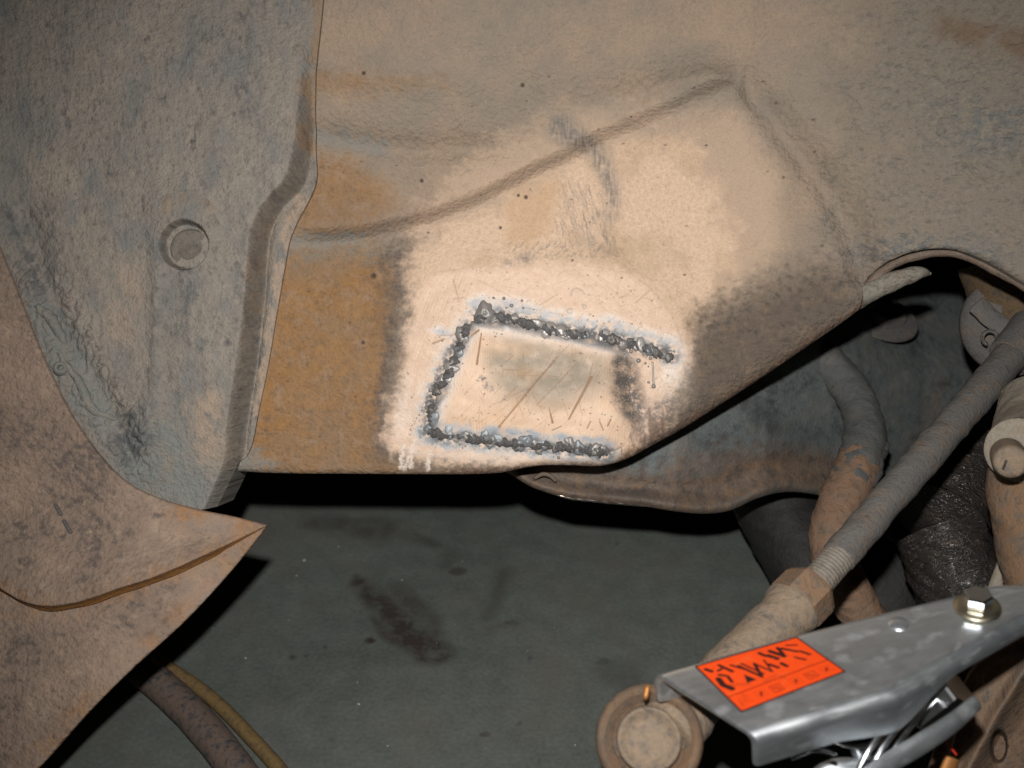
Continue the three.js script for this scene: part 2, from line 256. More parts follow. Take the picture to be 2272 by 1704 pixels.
{
  const Q = (px, py) => toQ(zBase, px, py), QL = (l, n) => n ? smoothLine(l.map(p => Q(...p)), n) : l.map(p => Q(...p));
  const mk = (s = 2) => new Mask(MB, s);
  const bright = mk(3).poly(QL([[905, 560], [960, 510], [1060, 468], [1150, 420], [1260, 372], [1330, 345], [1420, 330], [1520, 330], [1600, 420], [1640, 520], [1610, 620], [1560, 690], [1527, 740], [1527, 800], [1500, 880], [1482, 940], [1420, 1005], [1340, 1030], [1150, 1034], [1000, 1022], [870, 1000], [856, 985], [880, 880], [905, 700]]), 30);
  const halo = mk(4).poly(QL([[900, 460], [1050, 330], [1250, 230], [1480, 220], [1640, 260], [1740, 400], [1740, 540], [1640, 640], [1520, 740], [1200, 800], [930, 700]]), 90);  // lighter dust and heat tone, with some of the flash falloff painted in
  const cornerGrey = mk(3).poly(QL([[500, 990], [560, 985], [590, 1020], [640, 1060], [480, 1060]]), 16, 0.9).stroke(QL([[640, 536], [720, 533], [800, 524]]), 30, 18, 0.8).stroke(QL([[690, 296], [760, 305], [840, 320]]), 34, 26, 0.7);
  const metal = mk(2).poly(QL([[915, 700], [925, 640], [985, 600], [1120, 590], [1250, 585], [1380, 600], [1450, 650], [1500, 715], [1524, 770], [1520, 820], [1492, 880], [1480, 950], [1410, 1010], [1330, 1026], [1180, 1030], [1020, 1020], [900, 1005], [862, 985], [880, 900]], 5), 20);
  const disc = mk(1.5).stroke(QL([[960, 605], [1060, 592], [1180, 590]], 8), 2, 3, 0.5).stroke(QL([[1405, 610], [1455, 652], [1495, 710], [1515, 770]], 8), 2.4, 3, 0.8);
  const soot = mk(3).poly(QL([[862, 545], [895, 540], [912, 585], [908, 690], [898, 740], [880, 850], [864, 960], [870, 1004], [1000, 1030], [1160, 1038], [1330, 1036], [1330, 1050], [1100, 1056], [900, 1046], [826, 1020], [826, 950], [850, 820], [850, 660], [836, 590]]), 34).stroke(QL([[870, 700], [862, 800], [846, 930]]), 34, 26, 1).stroke(QL([[1050, 1030], [1180, 1036], [1340, 1034]]), 20, 16, 0.9);
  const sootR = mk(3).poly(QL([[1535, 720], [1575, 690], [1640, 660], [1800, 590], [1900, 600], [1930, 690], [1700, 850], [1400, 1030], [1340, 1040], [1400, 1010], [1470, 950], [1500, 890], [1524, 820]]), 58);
  const rust = mk(3).poly(QL([[540, 545], [700, 556], [840, 545], [880, 600], [868, 760], [850, 880], [838, 1000], [900, 1048], [1000, 1054], [560, 1054], [520, 900]]), 20).poly(QL([[640, 380], [690, 340], [770, 350], [840, 400], [870, 450], [800, 500], [640, 515], [600, 480]]), 40, 0.75).poly(QL([[690, 160], [800, 165], [1000, 180], [800, 205], [690, 200]]), 22, 0.5);
  const dark = mk(1.5);
  dark.stroke(QL([[1245, 272], [1285, 298], [1325, 340], [1350, 395], [1362, 450]], 6), [58, 26], 40, 0.85);
  dark.stroke(QL([[1315, 325], [1340, 360], [1350, 400]], 6), 16, 14, 0.8);
  for (let i = 0; i < 120; i++) { const a = rnd(), x = 1240 + a * 120 + (rnd() - 0.5) * 30, y = 400 + rnd() * 140, L = 12 + rnd() * 34; dark.stroke(QL([[x, y], [x + L * 0.25 + rnd() * 5, y + L]]), 1 + rnd() * 3, 3, 0.25 + rnd() * 0.5); }
  for (let i = 0; i < 90; i++) { const x = 1125 + rnd() * 210, y = 545 + rnd() * 34 - Math.abs(x - 1200) * 0.05, L = 6 + rnd() * 18; dark.stroke(QL([[x, y], [x + L * 0.5, y - L * 0.5]]), 1 + rnd() * 2.5, 3, 0.25 + rnd() * 0.55); }
  for (const [x, y, r, v] of [[1165, 573, 18, 0.7], [1350, 480, 22, 0.55], [1335, 475, 12, 0.7], [1352, 555, 16, 0.5], [1130, 585, 12, 0.5], [1300, 530, 24, 0.3]]) dark.blob(...Q(x, y), r, r * 0.7, 0.9, v);
  const orange = mk(3).poly(QL([[1150, 420], [1235, 400], [1240, 460], [1190, 540], [1130, 540], [1125, 470]]), 26, 0.8);
  const brownR = mk(3).poly(QL([[2080, 30], [2272, 60], [2400, 80], [2400, 160], [2200, 120], [2090, 80]]), 24, 0.8);
  const wet = mk(3).blob(...Q(2200, 290), 90, 60, 0.8, 0.7).blob(...Q(2100, 230), 60, 30, 0.8, 0.4).blob(...Q(2010, 560), 110, 26, 0.8, 0.8).blob(...Q(2180, 560), 60, 22, 0.8, 0.6, 0.5).blob(...Q(1850, 500), 26, 50, 0.8, 0.3);
  const redEdge = mk(3).stroke(QL([[1340, 1040], [1450, 996], [1600, 908], [1800, 776], [1920, 690]], 6), 34, 26, 0.8).stroke(QL([[1000, 1052], [1130, 1046], [1260, 1034], [1340, 1038]], 6), 22, 14, 0.8);
  // weld smoke, heat tint and fume around the seams
  const weldTop = QL([[1060, 700], [1130, 706], [1200, 724], [1290, 744], [1350, 748], [1420, 770], [1490, 790]], 6), weldL = QL([[1040, 735], [1010, 790], [985, 840], [962, 900], [955, 950]], 6), weldB = QL([[950, 962], [1040, 972], [1140, 980], [1240, 992], [1345, 998]], 6);
  const fume = mk(2).stroke(weldTop.map(p => [p[0], p[1] - 18]), 56, 26, 0.9).stroke(weldL, 74, 40, 0.6).stroke(weldB, 62, 26, 0.75).blob(...Q(980, 735), 26, 12, 0.7, 0.9, 0.3).blob(...Q(1500, 830), 34, 60, 0.7, 0.8).stroke(QL([[900, 1000], [1000, 1014], [1180, 1020], [1330, 1020]]), 22, 24, 0.5).blob(...Q(890, 900), 26, 60, 0.8, 0.5);
  const black = mk(1.5).stroke(weldTop, 34, 18, 0.9).stroke(weldL, 36, 20, 0.95).stroke(weldB, 30, 16, 0.8).stroke(QL([[1250, 985], [1345, 1000]]), 40, 14, 0.8);
  const blue = mk(2).stroke(weldB, 56, 22, 0.95).stroke(weldTop.map(p => [p[0], p[1] - 16]), 44, 22, 0.75).stroke(weldL, 60, 30, 0.5).blob(...Q(985, 738), 24, 9, 0.6, 0.7, 0.3).blob(...Q(958, 925), 26, 30, 0.6, 0.6).blob(...Q(1490, 790), 26, 22, 0.6, 0.7);
  const scr = mk(1.5);
  for (let i = 0; i < 90; i++) { const x = 940 + rnd() * 540, y = 600 + rnd() * 400, a = -0.9 + rnd() * 1.3, L = 8 + rnd() * rnd() * 70; scr.stroke(QL([[x, y], [x + Math.cos(a) * L, y + Math.sin(a) * L]]), 0.8 + rnd() * 1.4, 2, 0.15 + rnd() * 0.35); }
  for (const [a, b, w, v] of [[[1455, 632], [1410, 672], 2.5, 0.5], [[1490, 690], [1620, 640], 2, 0.4], [[1005, 620], [1018, 670], 2.2, 0.5], [[1060, 620], [1160, 672], 1.8, 0.35], [[960, 762], [985, 752], 4, 0.7], [[1000, 745], [1012, 738], 3, 0.6]]) scr.stroke(QL([a, b]), w, 2.5, v);
  const specks = mk(1.5); for (let i = 0; i < 420; i++) specks.blob(...Q(900 + rnd() * 620, 580 + rnd() * 440), 0.8 + rnd() * 1.9, 0.8 + rnd() * 1.3, 0.4, 0.35 + 0.5 * rnd());
  const ticks = mk(1.5); for (let i = 0; i < 28; i++) { const x = 1330 + rnd() * 90, y = 915 + rnd() * 80, L = 6 + rnd() * 16; ticks.stroke(QL([[x, y], [x - 3 + rnd() * 8, y + L]]), 1 + rnd() * 2.2, 2, 0.4 + rnd() * 0.5); }
  for (let i = 0; i < 40; i++) { const x = 1390 + rnd() * 90, y = 900 + rnd() * 50, L = 20 + rnd() * 40; ticks.stroke(QL([[x, y], [x + L * 0.12, y + L]]), 2 + rnd() * 5, 4, 0.4 + rnd() * 0.5); }
  const burn = mk(2).poly(QL([[1368, 790], [1408, 796], [1424, 860], [1440, 930], [1404, 950], [1380, 880]], 4), 18, 0.95).poly(QL([[1395, 930], [1440, 900], [1500, 880], [1490, 960], [1440, 990], [1405, 960]], 4), 14, 0.75);
  const drips = mk(1.5); for (const [x, y, L] of [[897, 985, 50], [918, 975, 60], [955, 1000, 45], [905, 1010, 30]]) drips.stroke(QL([[x, y], [x - 8, y + L]]), [5, 9], 5, 0.85);
  const pock = mk(1.5); for (let i = 0; i < 70; i++) { const x = 560 + rnd() * 1300, y = 150 + rnd() * 850; pock.blob(...Q(x, y), 1.2 + rnd() * 2.8, 1.2 + rnd() * 2, 0.5, 0.4 + rnd() * 0.5); }
  for (const [x, y, r] of [[931, 391, 4], [807, 163, 4], [1160, 181, 4], [1167, 438, 4], [1150, 434, 3], [1110, 505, 3], [829, 612, 6], [805, 760, 4], [1405, 248, 2]]) pock.blob(...Q(x, y), r, r, 0.5, 1);
  const rings = mk(1.5); for (const [x, y, r] of [[1264, 690, 5], [1296, 680, 4], [1135, 680, 4]]) rings.ring(...Q(x, y), r, 1.8, 0.4);
  rings.stroke(QL([[1266, 656], [1270, 645], [1280, 640], [1290, 646], [1296, 652]], 4), 2, 3, 0.5);
  log('panel masks');
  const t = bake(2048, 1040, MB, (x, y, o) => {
    const n1 = fbm(x / 210, y / 190, 4), n2 = fbm(x / 46 + 7, y / 40, 5, 0.66), n3 = nz(x / 5.2, y / 4.6), n4 = nz(x / 11, y / 9.5 + 50), n5 = fbm(x / 20 + 70, y / 17, 4, 0.7), n6 = fbm(x / 90 + 20, y / 70, 3);
    const wx = x + n2 * 22 + n4 * 6, wy = y + n5 * 20 + n4 * 6, vx = x + n5 * 7 + n3 * 3, vy = y + n2 * 7 + n3 * 3;
    const c = o.c; const right = ss(1700, 1960, x + n6 * 120), g = 1 + 0.16 * n3 + 0.14 * n4;
    c[0] = 0.285 * g; c[1] = 0.214 * g; c[2] = 0.157 * g;
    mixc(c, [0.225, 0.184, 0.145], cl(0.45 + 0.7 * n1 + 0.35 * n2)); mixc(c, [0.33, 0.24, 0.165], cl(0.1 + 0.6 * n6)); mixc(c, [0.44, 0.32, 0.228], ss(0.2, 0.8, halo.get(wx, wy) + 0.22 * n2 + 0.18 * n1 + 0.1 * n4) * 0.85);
    mixc(c, [0.19, 0.172, 0.142], cl(0.2 + n1 * 0.7 + n5 * 0.25) * ss(420, 260, y + n1 * 160));
    // right: sealed, wrinkled, mottled grey
    mixc(c, [0.18, 0.154, 0.121], right * 0.9); mixc(c, [0.09, 0.085, 0.075], right * cl(n5 * 0.75 + 0.4 * n2 + 0.25 * n3 - 0.05)); mixc(c, [0.26, 0.226, 0.182], right * cl(n4 * 0.6 + n2 * 0.4 + n3 * 0.3 - 0.08));
    mixc(c, [0.14, 0.09, 0.055], brownR.get(wx, wy) * cl(0.8 + n2)); mixc(c, [0.095, 0.1, 0.1], wet.get(wx, wy) * cl(0.7 + n5 * 1.4));
    mixc(c, [0.22, 0.205, 0.18], cornerGrey.get(wx, wy) * cl(0.75 + n5 * 0.5));
    const ru = rust.get(wx, wy); mixc(c, [0.255 * g, 0.135 * g, 0.052 * g], ru * cl(0.9 + n2 * 0.6)); mixc(c, [0.14, 0.09, 0.05], ru * cl(n5 * 0.8 + n4 * 0.4 + n3 * 0.3)); mixc(c, [0.31, 0.17, 0.068], ru * cl(n6 * 0.9 - 0.02)); mixc(c, [0.19, 0.15, 0.11], ru * cl(n1 * 1.0 + n2 * 0.5)); mixc(c, [0.33, 0.165, 0.055], ru * cl(n2 * 0.9 + n4 * 0.5 - 0.15)); mixc(c, [0.07, 0.05, 0.035], ru * cl(n4 * 1.2 + n3 * 0.9 - 0.62)); mixc(c, [0.2, 0.16, 0.12], ru * ss(0.1, 0.5, 0.55 - 0.9 * lineDist(x, y, [[560, 545], [880, 540]])[0] / 110 + n2 * 0.4));
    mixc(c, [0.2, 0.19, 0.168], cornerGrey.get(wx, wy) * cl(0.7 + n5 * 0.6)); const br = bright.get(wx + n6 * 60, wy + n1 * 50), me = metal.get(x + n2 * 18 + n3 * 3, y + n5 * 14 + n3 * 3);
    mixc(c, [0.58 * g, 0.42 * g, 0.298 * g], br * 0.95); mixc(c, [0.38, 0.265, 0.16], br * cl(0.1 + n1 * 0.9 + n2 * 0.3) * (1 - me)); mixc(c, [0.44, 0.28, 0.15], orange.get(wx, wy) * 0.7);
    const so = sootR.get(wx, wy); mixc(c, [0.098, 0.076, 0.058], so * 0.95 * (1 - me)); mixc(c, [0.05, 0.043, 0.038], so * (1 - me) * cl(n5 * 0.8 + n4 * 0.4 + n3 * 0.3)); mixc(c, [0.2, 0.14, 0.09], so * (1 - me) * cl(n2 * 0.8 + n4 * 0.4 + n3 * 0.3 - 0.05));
    const s1 = soot.get(wx, wy); mixc(c, [0.095, 0.075, 0.062], s1 * cl(0.7 + n5 * 0.45 + n3 * 0.3) * (1 - 0.9 * me));
    mixc(c, [0.6, 0.44, 0.325], me * 0.93); mixc(c, [0.54, 0.37, 0.255], me * cl(n6 * 0.9 + n2 * 0.35));
    const re = redEdge.get(vx, vy); mixc(c, [0.11, 0.06, 0.04], re * cl(0.9 + n5)); mixc(c, [0.27, 0.17, 0.1], re * cl(n5 * 1.6 - 0.1));
    mixc(c, [0.72, 0.64, 0.57], fume.get(vx, vy) * cl(0.75 + n5 * 0.9) * (0.25 + 0.75 * me)); mixc(c, [0.25, 0.295, 0.335], blue.get(vx, vy) * cl(0.75 + n5 * 1.2) * 0.9);
    const dk = dark.get(x + n4 * 4, y + n3 * 4); mixc(c, [0.13, 0.122, 0.112], dk * cl(0.74 + n4 * 0.5 + 0.8 * nz(x / 5, y / 26)));
    const bu = burn.get(vx, vy); mixc(c, [0.075, 0.065, 0.06], bu * cl(0.85 + n5 * 1.2)); mixc(c, [0.6, 0.36, 0.26], bu * cl(n4 * 1.2 - 0.25));
    mixc(c, [0.24, 0.145, 0.08], scr.get(x, y) * me); mixc(c, [0.14, 0.1, 0.07], specks.get(x, y) * me); mixc(c, [0.42, 0.3, 0.2], disc.get(x, y) * 0.7); mixc(c, [0.17, 0.11, 0.075], ticks.get(x, y)); mixc(c, [0.68, 0.58, 0.5], drips.get(vx, vy));
    const bk = black.get(vx, vy) * cl(0.72 + n5 * 1.5 + n4 * 0.6); mixc(c, [0.07, 0.066, 0.065], bk);
    mixc(c, [0.06, 0.045, 0.035], pock.get(x, y)); mixc(c, [0.3, 0.28, 0.26], rings.get(x, y));
    const flat = 1 - 0.85 * me, gs = 0.6 * nz((x * 0.94 + y * 0.34) / 2.6, (y * 0.94 - x * 0.34) / 90) + 0.5 * nz((x * 0.6 - y * 0.8) / 2.4, (y * 0.6 + x * 0.8) / 70 + 9), sk = 1 + 0.1 * gs * me; c[0] *= sk; c[1] *= sk; c[2] *= sk;
    o.h = 0.5 + flat * (0.16 * n3 + 0.22 * n4 + 0.12 * n5) + right * (0.2 * n5 + 0.16 * n2) + 0.07 * gs * me - 0.25 * pock.get(x, y) - 0.12 * scr.get(x, y) + 0.3 * rings.get(x, y);
    o.r = 0.88 - 0.27 * me + 0.06 * gs * me + 0.08 * n4 - 0.2 * dk - 0.22 * wet.get(wx, wy) + 0.1 * bk - 0.1 * right * cl(n5 + 0.3); o.m = 0.08 * me * (1 - bk);
  });
  log('panel texture');
  const NX = 720, NY = 360, RET = 7, xs = [];
  for (let i = 0; i < NX; i++) xs.push(MB[0] + 4 + i / (NX - 1) * (MB[2] - MB[0] - 8));
  const geo = grid(NX, NY + RET, (i, j) => {
    const x = xs[i], b = bottomAt(x), top = MB[1] + 4, s = Math.min(j, NY - 1) / (NY - 1), e = s < 0.85 ? s / 0.85 * 0.92 : 0.92 + 0.08 * (1 - (1 - (s - 0.85) / 0.15) ** 2), y = top + (b - top) * e;
    const k = Math.max(0, j - NY + 1), back = k * (x > 1930 ? 0.0012 : 0.012), p = qPoint(x, y, zFine(x, y) - edgeDrop(x, y) - back); p.y += back * 0.12;
    return { p, u: (x - MB[0]) / (MB[2] - MB[0]), v: 1 - (Math.min(y, MB[3] - 2) - MB[1]) / (MB[3] - MB[1]) - k * 0.004 };
  });
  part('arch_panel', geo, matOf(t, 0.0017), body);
  // grey tongue of the seam left at the arch opening and the folded lip above it
  const tip = [[1890, 672, 0.553], [1925, 650, 0.543], [1960, 632, 0.538], [2000, 616, 0.535], [2035, 606, 0.534], [2062, 607, 0.535]];
  part('seam_tongue', sweep(tip.map(p => at(...p)), s => 0.0054 * Math.sqrt(Math.max(0.02, 1 - Math.pow(s, 4) * 0.97)), { rough: 0.0011, flat: 0.9, uvSize: 0.1, steps: 40 }), null, body);
  const lip = smoothLine([[1925, 634], [1960, 600], [2000, 578], [2050, 564], [2095, 559], [2140, 566], [2200, 594], [2290, 646], [2380, 712]], 6).map(p => at(p[0], p[1], D - zBase(...toQ(zBase, p[0], p[1])) + 0.007));
  part('arch_lip', sweep(lip, 0.0023, { rough: 0.0006, steps: 90, uvSize: 0.1, seg: 14 }), null, body);
}
log('panel');

// ---- generic dirty surfaces, shared by the small parts
const size = 0.12;
function dirty(base, alt, deep, o2 = {}) {
  const { w = 512, rough = 0.85, metal = 0, speck = 0.42, off = 0, bump = 0.0009, spread = 0.1 } = o2;
  const t = bake(w, w, [0, 0, 1, 1], (x, y, o) => {
    const X = x * 10 + off, Y = y * 10 + off * 2, n1 = fbm(X, Y, 4), n2 = fbm(X * 3 + 3, Y * 3, 5, 0.66), n3 = nz(X * 22, Y * 22), n4 = nz(X * 9 + 8, Y * 9);
    const g = 1 + 0.2 * n3 + 0.16 * n4; o.c[0] = base[0] * g; o.c[1] = base[1] * g; o.c[2] = base[2] * g;
    mixc(o.c, alt, cl(spread + 1.1 * n1 + 0.75 * n2)); mixc(o.c, deep, cl(speck * (n2 * 1.8 + n4 * 1.0 + n3 * 0.4) - 0.04));
    o.h = 0.5 + 0.2 * n2 + 0.14 * n3 + 0.16 * n4; 
  }, { rough: false });
  return matOf(t, bump, { roughness: rough, metalness: metal });
}
const M = {
  rust: dirty([0.19, 0.115, 0.066], [0.15, 0.125, 0.1], [0.07, 0.05, 0.036]),
  tan: dirty([0.215, 0.16, 0.11], [0.16, 0.135, 0.11], [0.075, 0.065, 0.055], { off: 5 }),
  rod: dirty([0.102, 0.098, 0.093], [0.145, 0.112, 0.084], [0.06, 0.058, 0.056], { off: 9, rough: 0.78 }),
  brown: dirty([0.12, 0.085, 0.06], [0.17, 0.13, 0.095], [0.04, 0.034, 0.03], { off: 13, rough: 0.7 }),
  seam: dirty([0.2, 0.185, 0.155], [0.15, 0.11, 0.08], [0.06, 0.05, 0.04], { off: 17 }),
  rubber: dirty([0.013, 0.013, 0.013], [0.024, 0.022, 0.02], [0.005, 0.005, 0.005], { off: 21, rough: 0.7 }),
  grease: dirty([0.035, 0.031, 0.028], [0.06, 0.045, 0.036], [0.006, 0.006, 0.006], { off: 25, rough: 0.3, bump: 0.0022 }),
  galv: (() => { const t = bake(512, 512, [0, 0, 1, 1], (x, y, o) => { const n1 = fbm(x * 5, y * 8, 4), n2 = nz(x * 60, y * 12), n3 = nz(x * 200, y * 160); const g = 0.7 * (1 + 0.1 * n1 + 0.08 * n2 + 0.07 * n3); o.c[0] = g * 0.93; o.c[1] = g * 0.99; o.c[2] = g * 1.04; mixc(o.c, [0.45, 0.42, 0.37], cl(n1 * 0.5 - 0.1)); o.h = 0.5 + 0.1 * n2 + 0.1 * n3; o.r = 0.36 + 0.1 * n1 + 0.06 * n2; o.m = 0.9; mixc(o.c, [0.2, 0.17, 0.14], cl(0.9 * fbm(x * 14 + 5, y * 11, 4, 0.65) - 0.18) * 0.7); o.m -= 0.5 * cl(0.9 * fbm(x * 14 + 5, y * 11, 2) - 0.18); }); return matOf(t, 0.00008); })(),
  bright: new THREE.MeshStandardMaterial({ color: new THREE.Color().setRGB(0.62, 0.64, 0.66), roughness: 0.24, metalness: 1 }),
  zinc: new THREE.MeshStandardMaterial({ color: new THREE.Color().setRGB(0.52, 0.48, 0.36), roughness: 0.38, metalness: 1 }),
  copper: new THREE.MeshStandardMaterial({ color: new THREE.Color().setRGB(0.42, 0.19, 0.06), roughness: 0.55, metalness: 0.6 }),
  gloss: new THREE.MeshStandardMaterial({ color: new THREE.Color().setRGB(0.012, 0.013, 0.014), roughness: 0.18 }),
  plug: dirty([0.15, 0.132, 0.11], [0.1, 0.088, 0.075], [0.06, 0.055, 0.05], { off: 33 }),
  putty: dirty([0.17, 0.175, 0.16], [0.23, 0.21, 0.175], [0.09, 0.085, 0.075], { off: 37 }),
  pale: dirty([0.25, 0.22, 0.175], [0.26, 0.185, 0.125], [0.15, 0.13, 0.11], { off: 41 }),
};
body.getObjectByName('seam_tongue').material = M.seam; body.getObjectByName('arch_lip').material = M.brown;

// ---- the welded repair patch, a 1.5 mm steel plate that follows the panel
{
  const zq = (x, y) => zFine(x, y) - edgeDrop(x, y), Q = (px, py) => toQ(zBase, px, py);
  const out = [[1046, 712], [1130, 716], [1260, 742], [1390, 772], [1408, 800], [1404, 860], [1412, 930], [1392, 985], [1340, 1004], [1180, 990], [1000, 975], [952, 962], [962, 900], [1000, 800]].map(p => Q(...p));
  const box = [920, 690, 1440, 1030], mk = () => new Mask(box, 1), QL = l => l.map(p => Q(...p));
  const grey = mk().poly(QL([[1075, 790], [1180, 760], [1340, 790], [1350, 860], [1230, 900], [1120, 880]]), 34, 1).blob(...Q(1145, 755), 45, 18, 0.9, 0.6).blob(...Q(1285, 790), 70, 14, 0.9, 0.5);
  const scr = mk(), pits = mk(), edge = mk();
  for (const [a, b, w, v] of [[[1106, 948], [1230, 800], 5, 0.75], [[1230, 800], [1262, 765], 3, 0.35], [[1190, 900], [1275, 812], 2, 0.6], [[1262, 930], [1312, 838], [4.5, 8], 0.85], [[1300, 860], [1318, 800], 2, 0.5], [[1226, 938], [1218, 905], [6, 1], 0.9], [[1115, 820], [1150, 822], 2, 0.5], [[1150, 832], [1240, 836], 1.6, 0.4], [[1180, 870], [1205, 918], 1.6, 0.5], [[1090, 900], [1160, 868], 1.6, 0.5], [[1068, 740], [1058, 808], [3, 6], 0.9], [[1310, 935], [1302, 950], 3, 0.9], [[1330, 935], [1338, 955], 3, 0.8], [[1225, 955], [1245, 946], 3, 0.8], [[1355, 930], [1348, 945], 4, 0.9], [[1045, 745], [1062, 733], [2, 6], 0.9]]) scr.stroke(QL([a, b]), Array.isArray(w) ? w.map(q => q * 0.75) : w * 0.7, 2, v);
  for (let i = 0; i < 150; i++) { const x = 1000 + rnd() * 400, y = 740 + rnd() * 240, a = 0.5 + rnd() * 1.6, L = 5 + rnd() * rnd() * 60; scr.stroke(QL([[x, y], [x + Math.cos(a) * L, y - Math.sin(a) * L]]), 0.8 + rnd(), 1.6, 0.15 + rnd() * 0.3); }
  for (const [x, y, r] of [[1064, 835, 6], [1075, 843, 7], [1085, 860, 10], [1120, 885, 3], [1028, 770, 3], [1290, 786, 4]]) pits.blob(...Q(x, y), r, r * 0.8, 0.6, 0.9);
  edge.stroke(QL([[1046, 716], [1010, 790], [958, 940], [955, 962], [1100, 978], [1345, 1002]]), 46, 26, 0.85).stroke(QL([[1046, 714], [1260, 744], [1400, 776]]), 46, 26, 0.7);
  const heat = mk().stroke(QL([[946, 950], [1040, 962], [1140, 970], [1240, 980], [1350, 990]]), 34, 20, 0.9).stroke(QL([[1044, 716], [1130, 722], [1260, 748], [1400, 780]]), 22, 16, 0.7).stroke(QL([[1040, 730], [1006, 800], [962, 900], [958, 950]]), 40, 30, 0.6), char = mk().stroke(QL([[950, 958], [1040, 970], [1140, 978], [1240, 990], [1350, 1000]]), 20, 14, 0.8).stroke(QL([[1044, 712], [1130, 716], [1260, 744], [1400, 774]]), 26, 14, 0.85).stroke(QL([[1040, 728], [1006, 800], [962, 900], [956, 950]]), 28, 16, 0.9), dots = mk();
  for (let i = 0; i < 170; i++) dots.blob(...Q(980 + rnd() * 420, 730 + rnd() * 270), 0.8 + rnd() * 1.8, 0.8 + rnd() * 1.2, 0.4, 0.5 + 0.5 * rnd());
  const sootP = mk().poly(QL([[1352, 806], [1368, 784], [1398, 792], [1414, 840], [1436, 935], [1400, 950], [1366, 905], [1360, 850]]), 16, 1).stroke(QL([[1400, 930], [1418, 960]]), 14, 14, 0.6);
  const t = bake(640, 420, box, (x, y, o) => {
    const n1 = fbm(x / 120, y / 100 + 9, 4), n2 = fbm(x / 30, y / 26, 4), n3 = nz(x / 4, y / 4), n4 = nz(x / 2.2, y / 40), wx = x + n2 * 10, wy = y + n2 * 10 + n3 * 2, c = o.c;
    c[0] = 0.63; c[1] = 0.45; c[2] = 0.318; mixc(c, [0.56, 0.365, 0.225], cl(0.1 + n1)); mixc(c, [0.7, 0.55, 0.41], cl(n2 * 0.8));
    mixc(c, [0.27, 0.222, 0.165], grey.get(wx, wy) * cl(0.92 + n2 * 0.25)); mixc(c, [0.4, 0.25, 0.13], grey.get(wx, wy) * cl(n1 * 1.3 - 0.1));
    mixc(c, [0.70, 0.62, 0.55], edge.get(wx, wy) * cl(0.7 + n2)); mixc(c, [0.26, 0.3, 0.34], heat.get(wx, wy) * cl(0.75 + n2 * 0.8)); mixc(c, [0.07, 0.066, 0.064], char.get(wx, wy) * cl(0.8 + n2 * 0.8)); mixc(c, [0.15, 0.1, 0.07], dots.get(x, y)); mixc(c, [0.24, 0.125, 0.06], scr.get(x, y)); mixc(c, [0.13, 0.12, 0.115], pits.get(wx, wy) * cl(0.8 + n2));
    const sp = sootP.get(wx + n1 * 20, wy) * cl(0.85 + n2 * 0.6 + n3 * 0.4); mixc(c, [0.1, 0.088, 0.08], sp);
    const gs = nz((x * 0.9 + y * 0.43) / 2.2, (y * 0.9 - x * 0.43) / 70), sk = 1 + 0.09 * gs; c[0] *= sk; c[1] *= sk; c[2] *= sk; o.h = 0.5 + 0.06 * n4 + 0.05 * gs - 0.2 * scr.get(x, y); o.r = 0.6 + 0.08 * n2 + 0.06 * gs + 0.3 * sootP.get(x, y); o.m = 0.08 * (1 - char.get(x, y));
  });
  // plate outline as a fan-grid: rings from the outline towards the middle
  const ctr = Q(1190, 860), loop = [...smoothLine([...out, out[0]], 8)].map((p, i, l) => { const q = i === l.length - 1 ? l[0] : p, w = ss(1330, 1400, q[0]); return [q[0] + w * 14 * nz(q[1] / 14, 2), q[1] + 3 * nz(q[0] / 12, 7)]; }), N = loop.length, R = 26;
  const plate = grid(N, R + 2, (i, j) => {
    const s = j < 2 ? 0 : (j - 1) / R, [ox, oy] = loop[i], x = ox + (ctr[0] - ox) * s, y = oy + (ctr[1] - oy) * s, sink = ss(1330, 1400, ox) * ss(0.16, 0.0, s) * 0.0013, lift = (j === 0 ? -0.0006 : j === 1 ? 0.0009 : j === 2 ? 0.0013 : 0.0014) - sink;
    const p = qPoint(x, y, zq(x, y) + lift + (s > 0.05 ? 0.0006 * fbm(x / 90, y / 90, 2) * ss(0.05, 0.3, s) : 0));
    return { p, u: (x - box[0]) / (box[2] - box[0]), v: 1 - (y - box[1]) / (box[3] - box[1]) };
  });
  const patch = part('repair_patch', plate, matOf(t, 0.0009), body, 'bright steel patch welded along three edges');
  // weld beads: each an uneven crater-topped blob
  const beadMat = [[0.24, 0.225, 0.21, 0.4], [0.13, 0.12, 0.112, 0.45], [0.32, 0.3, 0.28, 0.36], [0.21, 0.225, 0.238, 0.42]].map(([r, g, b, q]) => new THREE.MeshStandardMaterial({ color: new THREE.Color().setRGB(r, g, b), roughness: q + 0.06, metalness: 0.25 }));
  const beadGeo = v => { const crater = v % 2 ? 0.1 : 0.0, g = latheRaw([[0, 0.7 - crater * 1.6], [0.14, 0.7 - crater * 1.4], [0.26, 0.7], [0.38, 0.7], [0.52, 0.64], [0.66, 0.54], [0.8, 0.4], [0.92, 0.22], [1.02, 0.0], [1.06, -0.3]], 26); const p = g.attributes.position; for (let i = 0; i < p.count; i++) { const x = p.getX(i), y = p.getY(i), z = p.getZ(i), n = fbm(x * 1.1 + v * 9, z * 1.1 + v * 5, 2), m = fbm(x * 2.6 + v * 3, z * 2.6, 2); p.setXYZ(i, x * (1 + 0.45 * n), y + (y > 0 ? 0.1 * m + 0.14 * n : 0), z * (1 + 0.45 * n)); } g.computeVertexNormals(); return g; };
  const vars = [0, 1, 2, 3, 4, 5, 6, 7].map(beadGeo);
